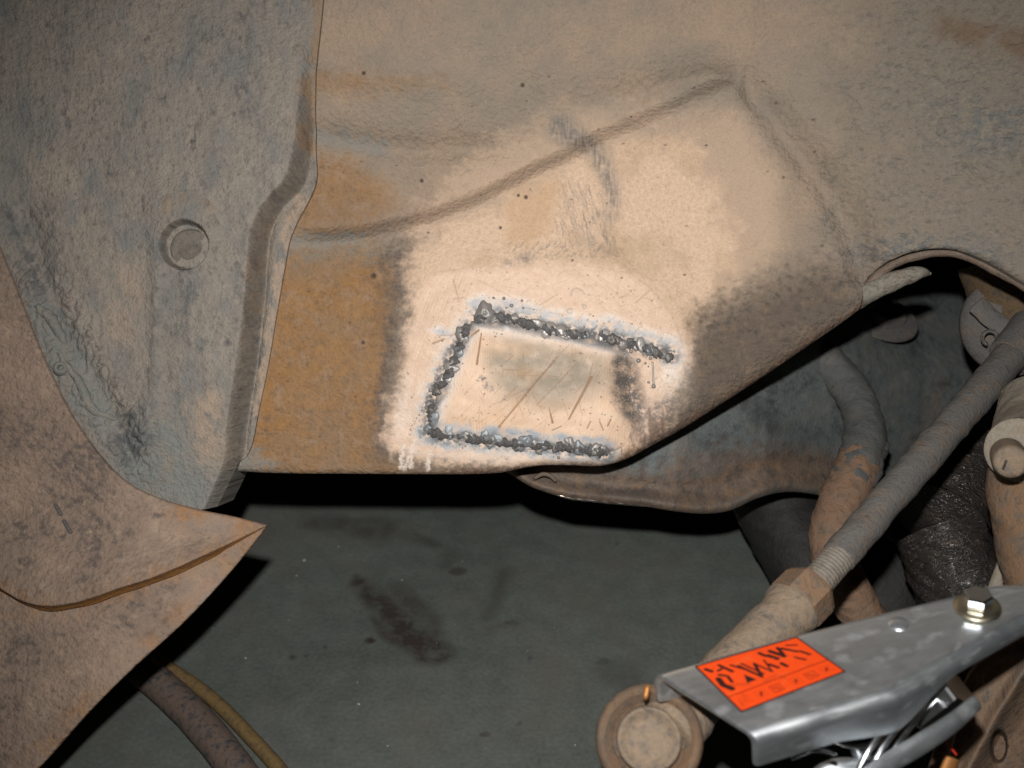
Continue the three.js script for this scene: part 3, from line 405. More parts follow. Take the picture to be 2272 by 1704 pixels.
  const bead = (px, py, r, m, squash = 1, turn = 0) => { px += (rnd() - 0.5) * 5; py += (rnd() - 0.5) * 6;
    const [x, y] = Q(px, py), g = vars[Math.floor(rnd() * 8)].clone(); r *= 0.78 + 0.42 * rnd(); g.scale(r * K * (0.9 + 0.5 * rnd()), r * K * (0.38 + 0.34 * rnd()), r * K * squash * (0.8 + 0.3 * rnd())); g.rotateY(rnd() * 6.28 + turn);
    const e = 6, zx = (zq(x + e, y) - zq(x - e, y)) / (2 * e * K), zy = -(zq(x, y + e) - zq(x, y - e)) / (2 * e * K), nrm = V(-zx, -zy, 1).normalize();
    onAxis(g, qPoint(x, y, zq(x, y) + 0.0006), nrm); part('weld_bead', g, beadMat[m], patch);
  };
  const top = lerpPts([[1060, 704], [1085, 700], [1130, 708], [1170, 716], [1210, 730], [1250, 737], [1290, 738], [1340, 742], [1390, 760], [1440, 775], [1490, 790]]);
  for (const [x, dy, r, m] of [[1068, 6, 13, 1], [1078, -4, 19, 0], [1098, 2, 14, 0], [1112, 0, 12, 1], [1128, 6, 13, 1], [1140, -4, 11, 0], [1160, 6, 15, 0], [1178, 2, 13, 0], [1192, -6, 12, 2], [1211, 6, 17, 2], [1226, -8, 10, 2], [1237, 4, 14, 2], [1252, 8, 13, 0], [1266, 6, 15, 2], [1284, 6, 13, 0], [1300, 2, 10, 3], [1340, 2, 16, 2], [1353, 8, 12, 1], [1366, 0, 9, 1], [1382, 4, 13, 0], [1398, -4, 8, 1], [1410, 6, 9, 0], [1422, -2, 13, 2], [1440, 2, 12, 3], [1456, 0, 10, 1], [1470, 2, 13, 0], [1484, 2, 11, 1]]) bead(x, top(x) + dy, r, m, 0.85 + rnd() * 0.3);
  for (const [x, y, r, m] of [[1034, 732, 12, 1], [1026, 746, 15, 0], [1034, 760, 9, 1], [1020, 778, 13, 3], [1018, 794, 10, 1], [1006, 806, 10, 1], [1004, 818, 17, 2], [992, 808, 9, 0], [996, 840, 13, 2], [984, 842, 15, 2], [975, 856, 12, 1], [970, 868, 9, 1], [956, 896, 11, 0], [960, 908, 12, 1], [962, 932, 11, 3], [956, 924, 9, 1], [952, 952, 8, 3]]) bead(x, y, r, m, 1.1);
  const bot = lerpPts([[950, 956], [1010, 964], [1100, 975], [1200, 984], [1280, 990], [1345, 998]]);
  for (const [x, dy, r, m] of [[972, 0, 9, 3], [1000, -4, 14, 3], [1020, 2, 12, 3], [1036, -2, 15, 0], [1056, 2, 12, 3], [1074, -2, 14, 3], [1092, 2, 13, 0], [1106, -2, 11, 3], [1120, 4, 9, 1], [1138, -2, 15, 0], [1152, 4, 11, 3], [1168, -2, 14, 3], [1184, 2, 13, 0], [1202, 2, 12, 3], [1218, -4, 14, 3], [1232, 4, 11, 1], [1250, 0, 17, 3], [1266, -4, 15, 0], [1284, 4, 17, 3], [1302, -2, 15, 1], [1320, 4, 16, 0], [1336, 2, 13, 2], [1196, 12, 9, 0], [1090, 12, 9, 0], [1150, 14, 8, 1]]) bead(x, bot(x) + dy, r, m, 0.9);
  // the dark fused seam the beads sit in
  const seamMat = dirty([0.12, 0.112, 0.108], [0.2, 0.205, 0.21], [0.05, 0.046, 0.044], { off: 45, rough: 0.6, bump: 0.0009 });
  const seam = (l, w) => { const pts = smoothLine(l, 6).map(([x, y]) => { const q = Q(x, y); return qPoint(q[0], q[1], zq(...q) + 0.0003); }); part('weld_seam', sweep(pts, t => w * K * (1 + 0.25 * Math.sin(t * 31)), { rough: 0.0022, roughScale: 380, flat: 1, seg: 18, steps: 150, uvSize: 0.03 }), seamMat, patch); };
  seam([[1056, 712], [1080, 702], [1130, 710], [1200, 728], [1250, 741], [1300, 746]], 8.5); seam([[1332, 742], [1390, 762], [1440, 777], [1488, 791]], 6); seam([[1036, 730], [1018, 780], [996, 830], [970, 872]], 8.5); seam([[958, 890], [958, 940]], 6); seam([[952, 958], [1010, 968], [1100, 979], [1200, 988], [1280, 994], [1345, 1001]], 7.5); seam([[1236, 988], [1290, 996], [1346, 1002]], 10);
  // fine spatter thrown off the arc
  const sp = []; const drop = (px, py, r) => { const [x, y] = Q(px, py), g = new THREE.SphereGeometry(r * K, 8, 6); g.scale(1, 1, 0.7); const p = qPoint(x, y, zq(x, y) + 0.0002); g.translate(p.x, p.y, p.z); sp.push(g); };
  for (const [x, y, r] of [[1208, 748, 5], [1205, 757, 4], [1417, 800, 5], [1432, 806, 3], [1443, 795, 4], [1450, 857, 5], [1400, 838, 4], [1439, 848, 3], [1118, 662, 4], [1135, 678, 4], [1158, 667, 3], [956, 866, 4], [995, 880, 4], [1002, 872, 5], [1006, 890, 3], [975, 905, 5], [1285, 786, 4], [1340, 962, 4], [1330, 1008, 4], [1368, 768, 4], [1400, 780, 4]]) drop(x, y, r);
  for (let i = 0; i < 190; i++) { const w = rnd(); const [x, y] = w < 0.4 ? [1060 + rnd() * 430, 0] : w < 0.65 ? [0, 730 + rnd() * 220] : [960 + rnd() * 390, 1]; const px = x || 1030 - (y - 730) * 0.34 + (rnd() - 0.5) * 90, py = y > 1 ? y : (y ? bot(x) : top(x)) + (rnd() + rnd() - 1) * 60; if (py < 1016) drop(px, py, 0.8 + rnd() * rnd() * 3); }
  const spm = part('weld_spatter', mergeGeometries(sp), beadMat[0], patch); spm.userData.kind = 'stuff';
  // fused drip at the right end: a short wire stub with a molten end
  part('weld_wire_stub', sweep([at(1448, 806, D - zq(...Q(1448, 806)) - 0.001), at(1450, 850, D - zq(...Q(1450, 850)) - 0.001)], 0.0005, { steps: 6, seg: 8 }), beadMat[2], patch);
}
log('patch');

// ---- left: grey sealed inner wing with its flange lapped over the arch panel
const flangeP = smoothLine([[770, -300], [735, -100], [718, 20], [704, 110], [694, 200], [687, 290], [683, 385], [664, 430], [641, 475], [628, 520], [606, 640], [580, 790], [556, 910], [541, 985], [524, 1026]], 6);   // outer edge of the flange
const bendP = smoothLine([[700, -300], [690, 60], [675, 200], [662, 330], [640, 400], [600, 445], [570, 500], [562, 560], [552, 680], [530, 850], [514, 960], [507, 1020], [480, 1085], [462, 1122]], 6);               // where the face turns back to the flange
{
  const zb = () => 0.02;
  const flQ = flangeP.map(p => toQ(zb, ...p)), beQ = bendP.map(p => toQ(zb, ...p));
  const xf = (() => { const f = lerpPts(flQ.map(p => [p[1], p[0]])); return y => f(y); })(), xb = (() => { const f = lerpPts(beQ.map(p => [p[1], p[0]])); return y => f(y); })();
  const q0 = toQ(zb, 412, 545), ridge = smoothLine([[352, 600], [350, 700], [348, 800], [340, 900], [310, 960]].map(p => toQ(zb, ...p)), 4), bulge = toQ(zb, 400, 520), fold2 = smoothLine([[60, 480], [110, 640], [170, 780], [230, 880], [270, 950], [285, 1010]].map(p => toQ(zb, ...p)), 4);
  function z(x, y) {
    const b = xb(y), f = xf(y), face = 0.022 + 0.004 * ss(200, -250, x) - 0.005 * ss(900, 1120, y);
    let w = ss(b - 13, Math.min(b + 15, f - 4), x);                       // 0 on the face, 1 on the flange
    const low = zFine(Math.max(x, 500), Math.min(y, 1020)) + 0.0026, gap = ss(8, 30, f - b), open = ss(420, 520, y);
    let v = face * (1 - w) + (low + (1 - open) * 0.002) * w;
    v -= 0.0022 * open * gap * Math.exp(-Math.pow((x - b - 10) / 9, 2));  // the root of the flange is pulled in
    v += 0.0014 * Math.exp(-Math.pow(lineDist(x, y, ridge)[0] / 14, 2)) + 0.002 * Math.exp(-Math.pow((x - bulge[0] - 8) / 74, 4) - Math.pow((y - bulge[1] + 4) / 96, 4));
    const ld = lineDist(x, y, fold2); v -= 0.003 * Math.exp(-Math.pow(ld[0] / 26, 2)); if (ld[0] < 90 && y > 560) v += 0.0034 * Math.pow(Math.abs(nz(x / 17 + 4, y / 21)), 0.8) * Math.exp(-Math.pow((ld[0] - 30) / 34, 2)) * ss(560, 640, y);
    const r = Math.hypot(x - q0[0], (y - q0[1]) * 0.98); v -= 0.0085 * (1 - ss(46, 53, r));
    v += 0.0011 * fbm(x / 130, y / 170, 2) + 0.00022 * fbm(x / 30, y / 42, 3);
    return v;
  }
  const box = [-300, -300, 790, 1190], Q = (px, py) => toQ(zb, px, py), QL = l => l.map(p => Q(...p)), mk = (s = 2) => new Mask(box, s);
  const putty = mk().poly(QL([[240, 1000], [300, 940], [380, 930], [440, 970], [470, 1010], [490, 1080], [440, 1140], [330, 1100], [270, 1060]]), 26, 0.85).poly(QL([[70, 640], [150, 690], [230, 830], [270, 920], [230, 980], [150, 880], [80, 760]]), 22, 0.8).poly(QL([[-200, 240], [40, 260], [50, 420], [30, 520], [-200, 480]]), 50, 0.5);
  const blot = mk().stroke(QL([[300, 930], [270, 980], [280, 1010], [330, 960]]), 46, 36, 0.9).stroke(QL([[30, 480], [60, 560], [90, 640]]), 40, 40, 0.75).stroke(QL([[410, 610], [420, 680], [395, 740]]), 34, 36, 0.6).stroke(QL([[130, 690], [180, 790]]), 22, 30, 0.5);
  for (let i = 0; i < 60; i++) { const x = -200 + rnd() * 850, y = -250 + rnd() * 1100, L = 60 + rnd() * 160; blot.stroke(QL([[x, y], [x + rnd() * 14 - 7, y + L]]), 6 + rnd() * 22, 26, 0.15 + rnd() * 0.3); }
  const brown = mk().stroke(QL([[722, 10], [704, 100], [692, 220], [684, 300]]), 46, 30, 0.9).stroke(QL([[662, 440], [600, 470], [575, 540], [560, 700]]), 22, 26, 0.35).stroke(QL([[360, 470], [410, 440], [470, 460]]), 16, 20, 0.5);
  const pink = mk().poly(QL([[420, 880], [500, 860], [500, 1000], [470, 1060], [430, 1000]]), 22, 0.8).poly(QL([[230, 560], [330, 600], [320, 800], [250, 760]]), 40, 0.5).stroke(QL([[660, 430], [628, 490], [612, 560], [590, 700], [552, 920]]), 26, 12, 0.95);
  const t = bake(1040, 1420, box, (x, y, o) => {
    const n1 = fbm(x / 150, y / 260, 4), n2 = fbm(x / 34 + 5, y / 58, 5, 0.68), n3 = nz(x / 4.6, y / 5), n4 = nz(x / 10 + 40, y / 12), n5 = fbm(x / 15, y / 26 + 9, 4, 0.72), n6 = fbm(x / 60 + 30, y / 120, 3), wx = x + n2 * 18 + n4 * 5, wy = y + n5 * 18, c = o.c, g = 1 + 0.18 * n3 + 0.16 * n4;
    c[0] = 0.215 * g; c[1] = 0.19 * g; c[2] = 0.16 * g; mixc(c, [0.155, 0.155, 0.148], cl(0.2 + n6 * 1.2)); mixc(c, [0.31, 0.258, 0.208], cl(0.08 + n1 * 0.8 + n2 * 0.7 + n5 * 0.3)); mixc(c, [0.07, 0.072, 0.075], cl(n5 * 0.7 + n2 * 0.55 + n3 * 0.3 - 0.06));
    mixc(c, [0.175, 0.185, 0.175], putty.get(wx, wy) * cl(0.8 + n2)); mixc(c, [0.075, 0.078, 0.08], blot.get(wx, wy) * cl(0.7 + n5 * 1.2 + n4 * 0.5)); mixc(c, [0.23, 0.155, 0.095], brown.get(wx, wy) * cl(0.8 + n2)); mixc(c, [0.33, 0.25, 0.185], pink.get(wx, wy) * cl(0.75 + n2 * 1.2));
    mixc(c, [0.38, 0.34, 0.285], cl(n4 * 0.9 + n3 * 0.6 - 0.5));
    o.h = 0.5 + 0.15 * n3 + 0.18 * n4 + 0.16 * n5 + 0.08 * n2; o.r = 0.84 + 0.1 * n5;
  });
  const capP = smoothLine([[-300, 640], [0, 700], [60, 860], [160, 1010], [270, 1090], [380, 1140], [450, 1150], [475, 1118], [500, 1070], [512, 1034], [524, 1028], [560, 1000], [800, 990]], 8), capQ = capP.map(p => toQ(zb, ...p)), capAt = lerpPts(capQ);
  const NX = 330, NY = 520;
  // columns are laid between the far left and the flange edge, row by row; the bottom follows the tip behind the mud flap
  const xbot = toQ(zb, 466, 1132), yb = xbot[1];
  const geo = grid(NX + 4, NY, (i, j) => {
    const s = j / (NY - 1), y = box[1] + 4 + (yb - box[1] - 4) * s; let xr = xf(Math.min(y, toQ(zb, 0, 1026)[1]));
    const y1 = toQ(zb, 0, 1018)[1]; let xe = xr; if (y > y1) xe = Math.min(xr, xb(y) + 6 + (xr - xb(y1) - 6) * (1 - ss(0, 14, y - y1)));
    const ii = Math.min(i, NX - 1), u = ii / (NX - 1), x = box[0] + 4 + (xe - box[0] - 4) * (1 - Math.pow(1 - u, 1.35)), k = Math.max(0, i - NX + 1);
    const onTip = ss(y1, y1 + 16, y);
    const p = qPoint(x, y, z(x, y) - k * (onTip > 0.5 ? 0.008 : 0.0007));
    return { p, u: (x - box[0]) / (box[2] - box[0]), v: 1 - (y - box[1]) / (box[3] - box[1]) };
  });
  const wing = part('inner_wing', geo, matOf(t, 0.0018), body, 'grey sealed inner wing sheet with streaks and a drain plug');
  // drain plug seated in its recess, a little tilted so that a gap opens at its upper left
  const pz = 0.0128, pc = qPoint(q0[0] + 5, q0[1] + 5, pz), r = 46 * K;
  const plug = part('drain_plug', onAxis(lathe([[0, 0.0042], [r * 0.25, 0.004], [r * 0.5, 0.0032], [r * 0.62, 0.0024], [r * 0.68, 0.0026], [r * 0.9, 0.0024], [r * 0.98, 0.0016], [r, 0], [r, -0.003]].reverse(), 40), pc, V(0.14, -0.2, 1)), M.plug, wing);
  // beads of sealer along the wing seam
  const sl = l => l.map(([x, y]) => { const q = toQ(zb, x, y); return qPoint(q[0], q[1], z(...q) - 0.0004); });
  part('sealer_bead', sweep(sl([[150, 805], [180, 850], [205, 905], [240, 925], [255, 930]]), s => 0.0022 * Math.sin(Math.PI * (0.08 + 0.84 * s)) + 0.0004, { rough: 0.0009, roughScale: 200, uvSize: size, seg: 14, steps: 40 }), M.putty, wing);
  part('sealer_bead', sweep(sl([[85, 680], [110, 700], [130, 735], [145, 760]]), s => 0.0026 * Math.sin(Math.PI * (0.1 + 0.8 * s)) + 0.0003, { rough: 0.0014, roughScale: 260, uvSize: size, seg: 16, steps: 30 }), M.putty, wing);
  const rv = sl([[140, 818]])[0]; part('blind_rivet', onAxis(lathe([[0.0012, -0.001], [0.0012, 0.0022], [0.0018, 0.0028], [0.003, 0.0024], [0.0036, 0.0012], [0.004, -0.001]].reverse(), 24), rv, V(0.2, 0.25, 1)), M.putty, wing);
}
log('wing');

// ==================================================================================================== MUD FLAP
{
  const flap = thing('mud_flap', 'dusty pinkish brown plastic mud flap hanging below the grey wing panel', 'mud flap', rigBase(200, 1600, 0.53));
  const box = [-330, 250, 640, 2000];
  const tex = (off, edges, brownness) => { const em = new Mask(box, 3); for (const [l, w, v] of edges) em.stroke(l, w, w * 0.9, v);
    return bake(640, 1152, box, (x, y, o) => {
      const n1 = fbm(x / 170 + off, y / 150, 4), n2 = fbm(x / 42, y / 38 + off, 5, 0.66), n3 = nz(x / 5, y / 5 + off), n4 = nz(x / 11, y / 10), n5 = fbm(x / 20 + 8, y / 18 + off, 4, 0.7), c = o.c, g = 1 + 0.12 * n3 + 0.12 * n4;
      c[0] = 0.22 * g; c[1] = 0.16 * g; c[2] = 0.122 * g; mixc(c, [0.3, 0.218, 0.162], cl(0.15 + n1 * 1.0 + n2 * 0.8)); mixc(c, [0.115, 0.09, 0.077], cl(n1 * -1.2 + n5 * 1.0 + n2 * 0.9 + n3 * 0.3 - 0.05)); mixc(c, [0.4, 0.3, 0.215], cl(n2 * 0.6 + n4 * 0.6 + n3 * 0.4 - 0.3));
      const e = em.get(x + n2 * 14, y + n5 * 14); mixc(c, [0.29, 0.155, 0.07], e * cl(0.5 + n2) * brownness); mixc(c, [0.24, 0.2, 0.17], e * cl(n1 * 1.3 - 0.05));
      o.h = 0.5 + 0.16 * n3 + 0.2 * n4 + 0.18 * n5; o.r = 0.86 + 0.08 * n5;
    }); };
  function layer(name, topP, botP, zf, t, label, x1) {
    const topA = lerpPts(topP.map(p => toQ(zf, ...p))), botA = lerpPts(botP.map(p => toQ(zf, ...p))), xEnd = toQ(zf, x1, 1167)[0], NX = 220, NY = 200, th = 0.0028;
    const P = (i, j, back) => { const x = box[0] + 6 + (xEnd - box[0] - 6) * (1 - Math.pow(1 - i / (NX - 1), 1.2)), s = j / (NY - 1), y = topA(x) + (Math.max(botA(x), topA(x) + 0.5) - topA(x)) * s;
      const d = Math.min(s, 1 - s) * (botA(x) - topA(x)), rr = Math.min(1, d / 7), lip = (1 - Math.sqrt(1 - (1 - rr) ** 2)) * 0.0014;
      const p = qPoint(x, y, zf(x, y) + 0.0006 * fbm(x / 60, y / 60, 3) - (back ? th : lip)); return { p, u: (x - box[0]) / (box[2] - box[0]), v: 1 - (y - box[1]) / (box[3] - box[1]) }; };
    const front = grid(NX, NY, (i, j) => P(i, j, false)), back = grid(NX, NY, (i, j) => P(i, j, true)), e1 = grid(NX, 2, (i, j) => P(i, NY - 1, j === 1)), e2 = grid(NX, 2, (i, j) => P(i, 0, j === 1)), e3 = grid(NY, 2, (i, j) => P(NX - 1, i, j === 1));
    return part(name, mergeGeometries([front, back, e1, e2, e3]), matOf(t, 0.0019), flap, label);
  }
  const topL = smoothLine([[-340, -60], [-120, 280], [0, 556], [40, 655], [100, 805], [180, 957], [270, 1063], [350, 1106], [450, 1134], [520, 1148], [590, 1166]], 6);
  const lipL = smoothLine([[-340, 1110], [-150, 1230], [0, 1310], [45, 1335], [100, 1347], [170, 1338], [260, 1308], [340, 1282], [420, 1248], [500, 1211], [560, 1183], [590, 1168]], 6);
  const outL = smoothLine([[-340, 2080], [-60, 1850], [90, 1700], [200, 1577], [300, 1478], [400, 1388], [480, 1304], [545, 1228], [575, 1190], [590, 1170]], 6);
  const low = (x, y) => 0.03 + 0.03 * (y - 1150) / 550 - 0.010 * ss(300, 590, x) + 0.008 * Math.sin(x / 260);
  const lipY = lerpPts(lipL), topY = lerpPts(topL);
  const up = (x, y) => { const b = lipY(x), t = topY(x), s = cl((y - t) / Math.max(20, b - t)); const a = low(x, Math.max(y, 1100)) + 0.003 + 0.007 * ss(0.3, 1, s) * ss(592, 470, x); return Math.max(a, 0.036 - 0.012 * ss(300, 560, x)); };
  const t1 = tex(3, [[lipL.map(p => toQ(up, ...p)), 34, 0.6], [[[420, 1140], [588, 1166], [520, 1205]].map(p => toQ(up, ...p)), 60, 0.9]], 1);
  const upper = layer('upper_layer', topL, lipL, up, t1, undefined, 590);
  const t2 = tex(11, [[outL.map(p => toQ(low, ...p)), 60, 0.7], [lipL.map(p => toQ(low, ...p)), 50, 0.85]], 1);
  layer('lower_layer', smoothLine([[-340, 950], [0, 1180], [200, 1230], [400, 1180], [560, 1172], [590, 1167]], 6), outL, low, t2, undefined, 591);
  // added strip under the upper layer lip, coloured as its warm brown shadow
  { const e = lipL.filter(p => p[0] > -300 && p[0] < 588), w = x => 15 * ss(589, 480, x) * (0.9 + 0.2 * nz(x / 60, 3)) + 0.6;
    const g = grid(e.length, 4, (i, j) => { const q = toQ(up, ...e[i]), k = j / 3, y = q[1] - 0.6 + w(e[i][0]) * k; const p = qPoint(q[0], y, up(...q) - 0.0012 - (0.0042 * Math.sqrt(k) + 0.0012 * k) * ss(589, 470, e[i][0])); return { p, u: q[0] * K / 0.12, v: k * 0.05 }; });
    part('lip_shade_strip', g, dirty([0.23, 0.1, 0.02], [0.19, 0.09, 0.03], [0.1, 0.05, 0.02], { off: 75 }), flap, 'orange brown strip painted as shade under the upper layer lip'); }
  for (const [a, b] of [[[125, 1122], [136, 1140]], [[143, 1156], [158, 1180]]]) part('staple', sweep([a, b].map(p => { const q = toQ(up, ...p); return qPoint(...q, up(...q) + 0.0006); }), 0.0009, { steps: 8, seg: 10 }), M.rod, upper);
}
log('flap');

// ==================================================================================================== FLOOR HOSES
{
  const m1 = dirty([0.15, 0.11, 0.09], [0.06, 0.067, 0.074], [0.03, 0.028, 0.028], { off: 47, rough: 0.6, bump: 0.0002 }), m2 = dirty([0.19, 0.125, 0.05], [0.14, 0.1, 0.055], [0.05, 0.04, 0.03], { off: 51, rough: 0.6, bump: 0.0002 });
  const lay = (pts, r) => pts.map(p => { const q = floorAt(p[0], p[1], r); return q.applyMatrix4(RIG.clone().invert()); });
  const h1 = sweep(lay([[-80, 1290], [120, 1380], [290, 1470], [400, 1560], [490, 1660], [560, 1760], [620, 1880]], 0.0096), 0.0095, { seg: 24, steps: 90, uvSize: size, rough: 0.0003 });
  const h2 = sweep(lay([[0, 1300], [200, 1390], [370, 1480], [470, 1550], [560, 1640], [630, 1720], [700, 1830]], 0.0042), 0.0041, { seg: 18, steps: 90, uvSize: size });
  const a = thing('air_hose', 'thick black and brown rubber hose lying on the floor beside the thin cable', 'hose', floorAt(400, 1560)); part('hose_body', h1, m1, a);
  const b = thing('power_cable', 'thin yellowish brown cable lying on the floor beside the thick hose', 'cable', floorAt(470, 1550)); part('cable_sheath', h2, m2, b);
}

// ==================================================================================================== SUBFRAME behind the arch
{
  const sub = thing('subframe', 'dark rusty pressed steel subframe behind the wheel arch opening', 'subframe', rigBase(1600, 1140, 0.62));
  const depth = lerpPts([[900, 0.6], [1250, 0.598], [1500, 0.605], [1700, 0.63], [1900, 0.68], [2050, 0.73], [2300, 0.78], [2700, 0.84]]);
  const dep = (px, py) => depth(px) + 0.10 * cl((820 - py) / 300) * ss(1750, 2050, px) + 0.0 * py;
  const bot = lerpPts(smoothLine([[900, 1010], [1060, 1030], [1120, 1046], [1180, 1081], [1260, 1105], [1340, 1113], [1420, 1122], [1500, 1135], [1570, 1140], [1622, 1132], [1680, 1106], [1740, 1092], [1800, 1096], [1860, 1112], [1930, 1160], [2000, 1220], [2100, 1260], [2300, 1300], [2700, 1330]], 6));
  const box = [820, 400, 3280, 1420], mk = () => new Mask(box, 3), UQ = 0.62 / F;      // sheet units of 0.25 mm in the plane of the pressing
  const fl = (px, py) => { const p = at(px, py, dep(px, py)); return [1136 + p.x / UQ, 852 - p.y / UQ]; }, FL = l => l.map(p => fl(...p));
  const rust = mk().stroke(FL(smoothLine([[1120, 1050], [1250, 1080], [1400, 1095], [1560, 1105], [1650, 1060], [1760, 1040], [1850, 1055]], 6)), 96, 50, 0.9).stroke(FL([[1500, 1040], [1620, 1020], [1800, 1020]]), 60, 46, 0.6).stroke(FL([[2080, 850], [2060, 960], [1980, 1080]]), 50, 50, 0.35);
  const black = mk().stroke(FL([[1650, 880], [1720, 950]]), 60, 60, 0.7).stroke(FL([[1560, 980], [1600, 1010]]), 30, 40, 0.5).stroke(FL([[1340, 1090], [1460, 1098]]), 24, 24, 0.6).blob(...fl(1750, 970), 120, 40, 0.9, 0.4);
  const t = bake(1640, 680, box, (x, y, o) => {
    const n1 = fbm(x / 120, y / 90, 4), n2 = fbm(x / 34, y / 30, 4), n3 = nz(x / 5, y / 5), n5 = fbm(x / 22, y / 20 + 9, 4, 0.65), wx = x + n2 * 26, wy = y + n5 * 22, c = o.c, g = 1 + 0.16 * n3;
    c[0] = 0.11 * g; c[1] = 0.124 * g; c[2] = 0.123 * g; mixc(c, [0.15, 0.145, 0.13], cl(n1 * 1.2 + n2 * 0.6)); mixc(c, [0.04, 0.044, 0.048], cl(n5 * 0.7 - n1 * 0.8 - 0.08));
    const r = rust.get(wx, wy); mixc(c, [0.14 * g, 0.098 * g, 0.07 * g], r); mixc(c, [0.21, 0.13, 0.075], r * cl(n2 * 1.4 - 0.05)); mixc(c, [0.07, 0.06, 0.055], r * cl(n5 * 1.4)); mixc(c, [0.025, 0.027, 0.03], black.get(wx, wy) * cl(0.8 + n2));

    o.h = 0.5 + 0.2 * n2 + 0.12 * n3 + 0.1 * n5; o.r = 0.72 + 0.14 * n2;
  });
  const flute = smoothLine([[1130, 1040], [1300, 1075], [1500, 1085], [1620, 1070], [1700, 1040], [1850, 1035]], 6);
  const NX = 420, NY = 130;
  const geo = grid(NX, NY + 5, (i, j) => {
    const px = 886 + i / (NX - 1) * 1828, b = bot(px), s = Math.min(j, NY - 1) / (NY - 1), e = 1 - Math.pow(1 - s, 1.5), t0 = Math.min(b - 60, 480 + 360 * ss(1700, 1200, px)), py = t0 + (b - t0) * e, dd = b - py, r = 16, lip = dd < r ? (r - Math.sqrt(r * r - (r - dd) ** 2)) * mm(1, 0.62) : 0;
    const k = Math.max(0, j - NY + 1); let d = dep(px, py) + lip + k * 0.006 - 0.005 * Math.exp(-Math.pow((dd - 14) / 20, 2)) + 0.004 * Math.exp(-Math.pow(lineDist(px, py, flute)[0] / 26, 2)) * (px < 1900 ? 1 : 0) + 0.0016 * fbm(px / 90, py / 80, 3);
    const p = at(px, py, d); return { p, u: (1136 + p.x / UQ - box[0]) / (box[2] - box[0]), v: 1 - (852 - p.y / UQ - box[1]) / (box[3] - box[1]) };
  });
  part('worn_edge', sweep(smoothLine([[1195, 1087], [1260, 1107], [1320, 1114], [1395, 1122], [1450, 1128]], 8).map(p => at(p[0], p[1] - 3, dep(p[0], p[1]) - 0.0002)), t => 0.0008 * Math.sin(Math.PI * (0.06 + 0.9 * t)) + 0.0001, { steps: 60, seg: 12, rough: 0.0003, roughScale: 300 }), new THREE.MeshStandardMaterial({ color: new THREE.Color().setRGB(0.6, 0.52, 0.48), roughness: 0.22, metalness: 1 }), sub);
  part('crossmember', geo, matOf(t, 0.0014), sub);
  const bd = dep(1962, 712) - 0.006, bp = at(1962, 712, bd), ax = V(0.1, 0.72, 0.7);
  part('washer', onAxis(lathe([[0.003, 0.0], [0.021, 0.0], [0.022, 0.001], [0.021, 0.0024], [0.003, 0.003]], 36), bp, ax), M.rod, sub);
  part('mounting_bolt', onAxis(hexPrism(0.0125, 0.009), bp.clone().addScaledVector(ax.clone().normalize(), 0.002), ax, 0.3), M.rod, sub);
  // raised half-moon slot in the lower ear
  part('embossed_slot', sweep(smoothLine([[1188, 1060], [1205, 1052], [1222, 1056], [1232, 1066]], 4).map(p => at(p[0], p[1], 0.5925)), 0.0011, { steps: 20, seg: 10, rough: 0.0003 }), M.brown, sub);
}
// anti-roll bar curling in front of the subframe: painted above, peeled to rust below
{
  const bar = thing('anti_roll_bar', 'rusty bent bar with flaking black paint crossing behind the grey tie rod', 'anti-roll bar', rigBase(1840, 1200, 0.6));
  const pts = [[1745, 700, 0.69], [1822, 790, 0.672], [1890, 870, 0.658], [1918, 950, 0.64], [1903, 1030, 0.622], [1865, 1120, 0.61], [1846, 1200, 0.603], [1862, 1270, 0.6], [1905, 1350, 0.6], [1960, 1440, 0.6]].map(p => at(...p));
  const rustTop = dirty([0.2, 0.12, 0.075], [0.16, 0.115, 0.08], [0.08, 0.055, 0.04], { off: 55 });
  const curve = new THREE.CatmullRomCurve3(pts, false, 'centripetal'), L = curve.getPoints(60);
  const lo = L.slice(24), hi = L.slice(0, 31);
  const paint = dirty([0.085, 0.09, 0.088], [0.12, 0.112, 0.1], [0.045, 0.045, 0.046], { off: 59 });
  const painted = sweep(hi, t => 0.0112 + 0.0012 * ss(0.5, 0.9, t), { rough: 0.0011, roughScale: 130, uvSize: size, seg: 36, steps: 70 });
  part('painted_length', painted, paint, bar); part('rusted_length', sweep(lo, t => 0.0112 + 0.0014 * ss(0, 0.12, t) - 0.0012 * ss(0.5, 1, t), { rough: 0.0012, roughScale: 200, uvSize: size, seg: 36, steps: 80, end: 0.004 }), rustTop, bar, 'brown rusted lower length of the bar');
  // the dark flake still standing along its right side
  const flake = L.slice(22, 40).map((p, i) => p.clone().add(V(0.0105 + 0.001 * Math.sin(i * 1.3), -0.001, 0.0055 + 0.0009 * Math.sin(i * 2.1))));
  part('paint_flake', sweep(flake, t => 0.0032 * (1 - 0.75 * t) * Math.min(1, 6 * t + 0.1), { rough: 0.0012, roughScale: 220, seg: 16, steps: 50, uvSize: size }), dirty([0.05, 0.05, 0.048], [0.07, 0.062, 0.054], [0.025, 0.025, 0.025], { off: 83 }), bar);
}
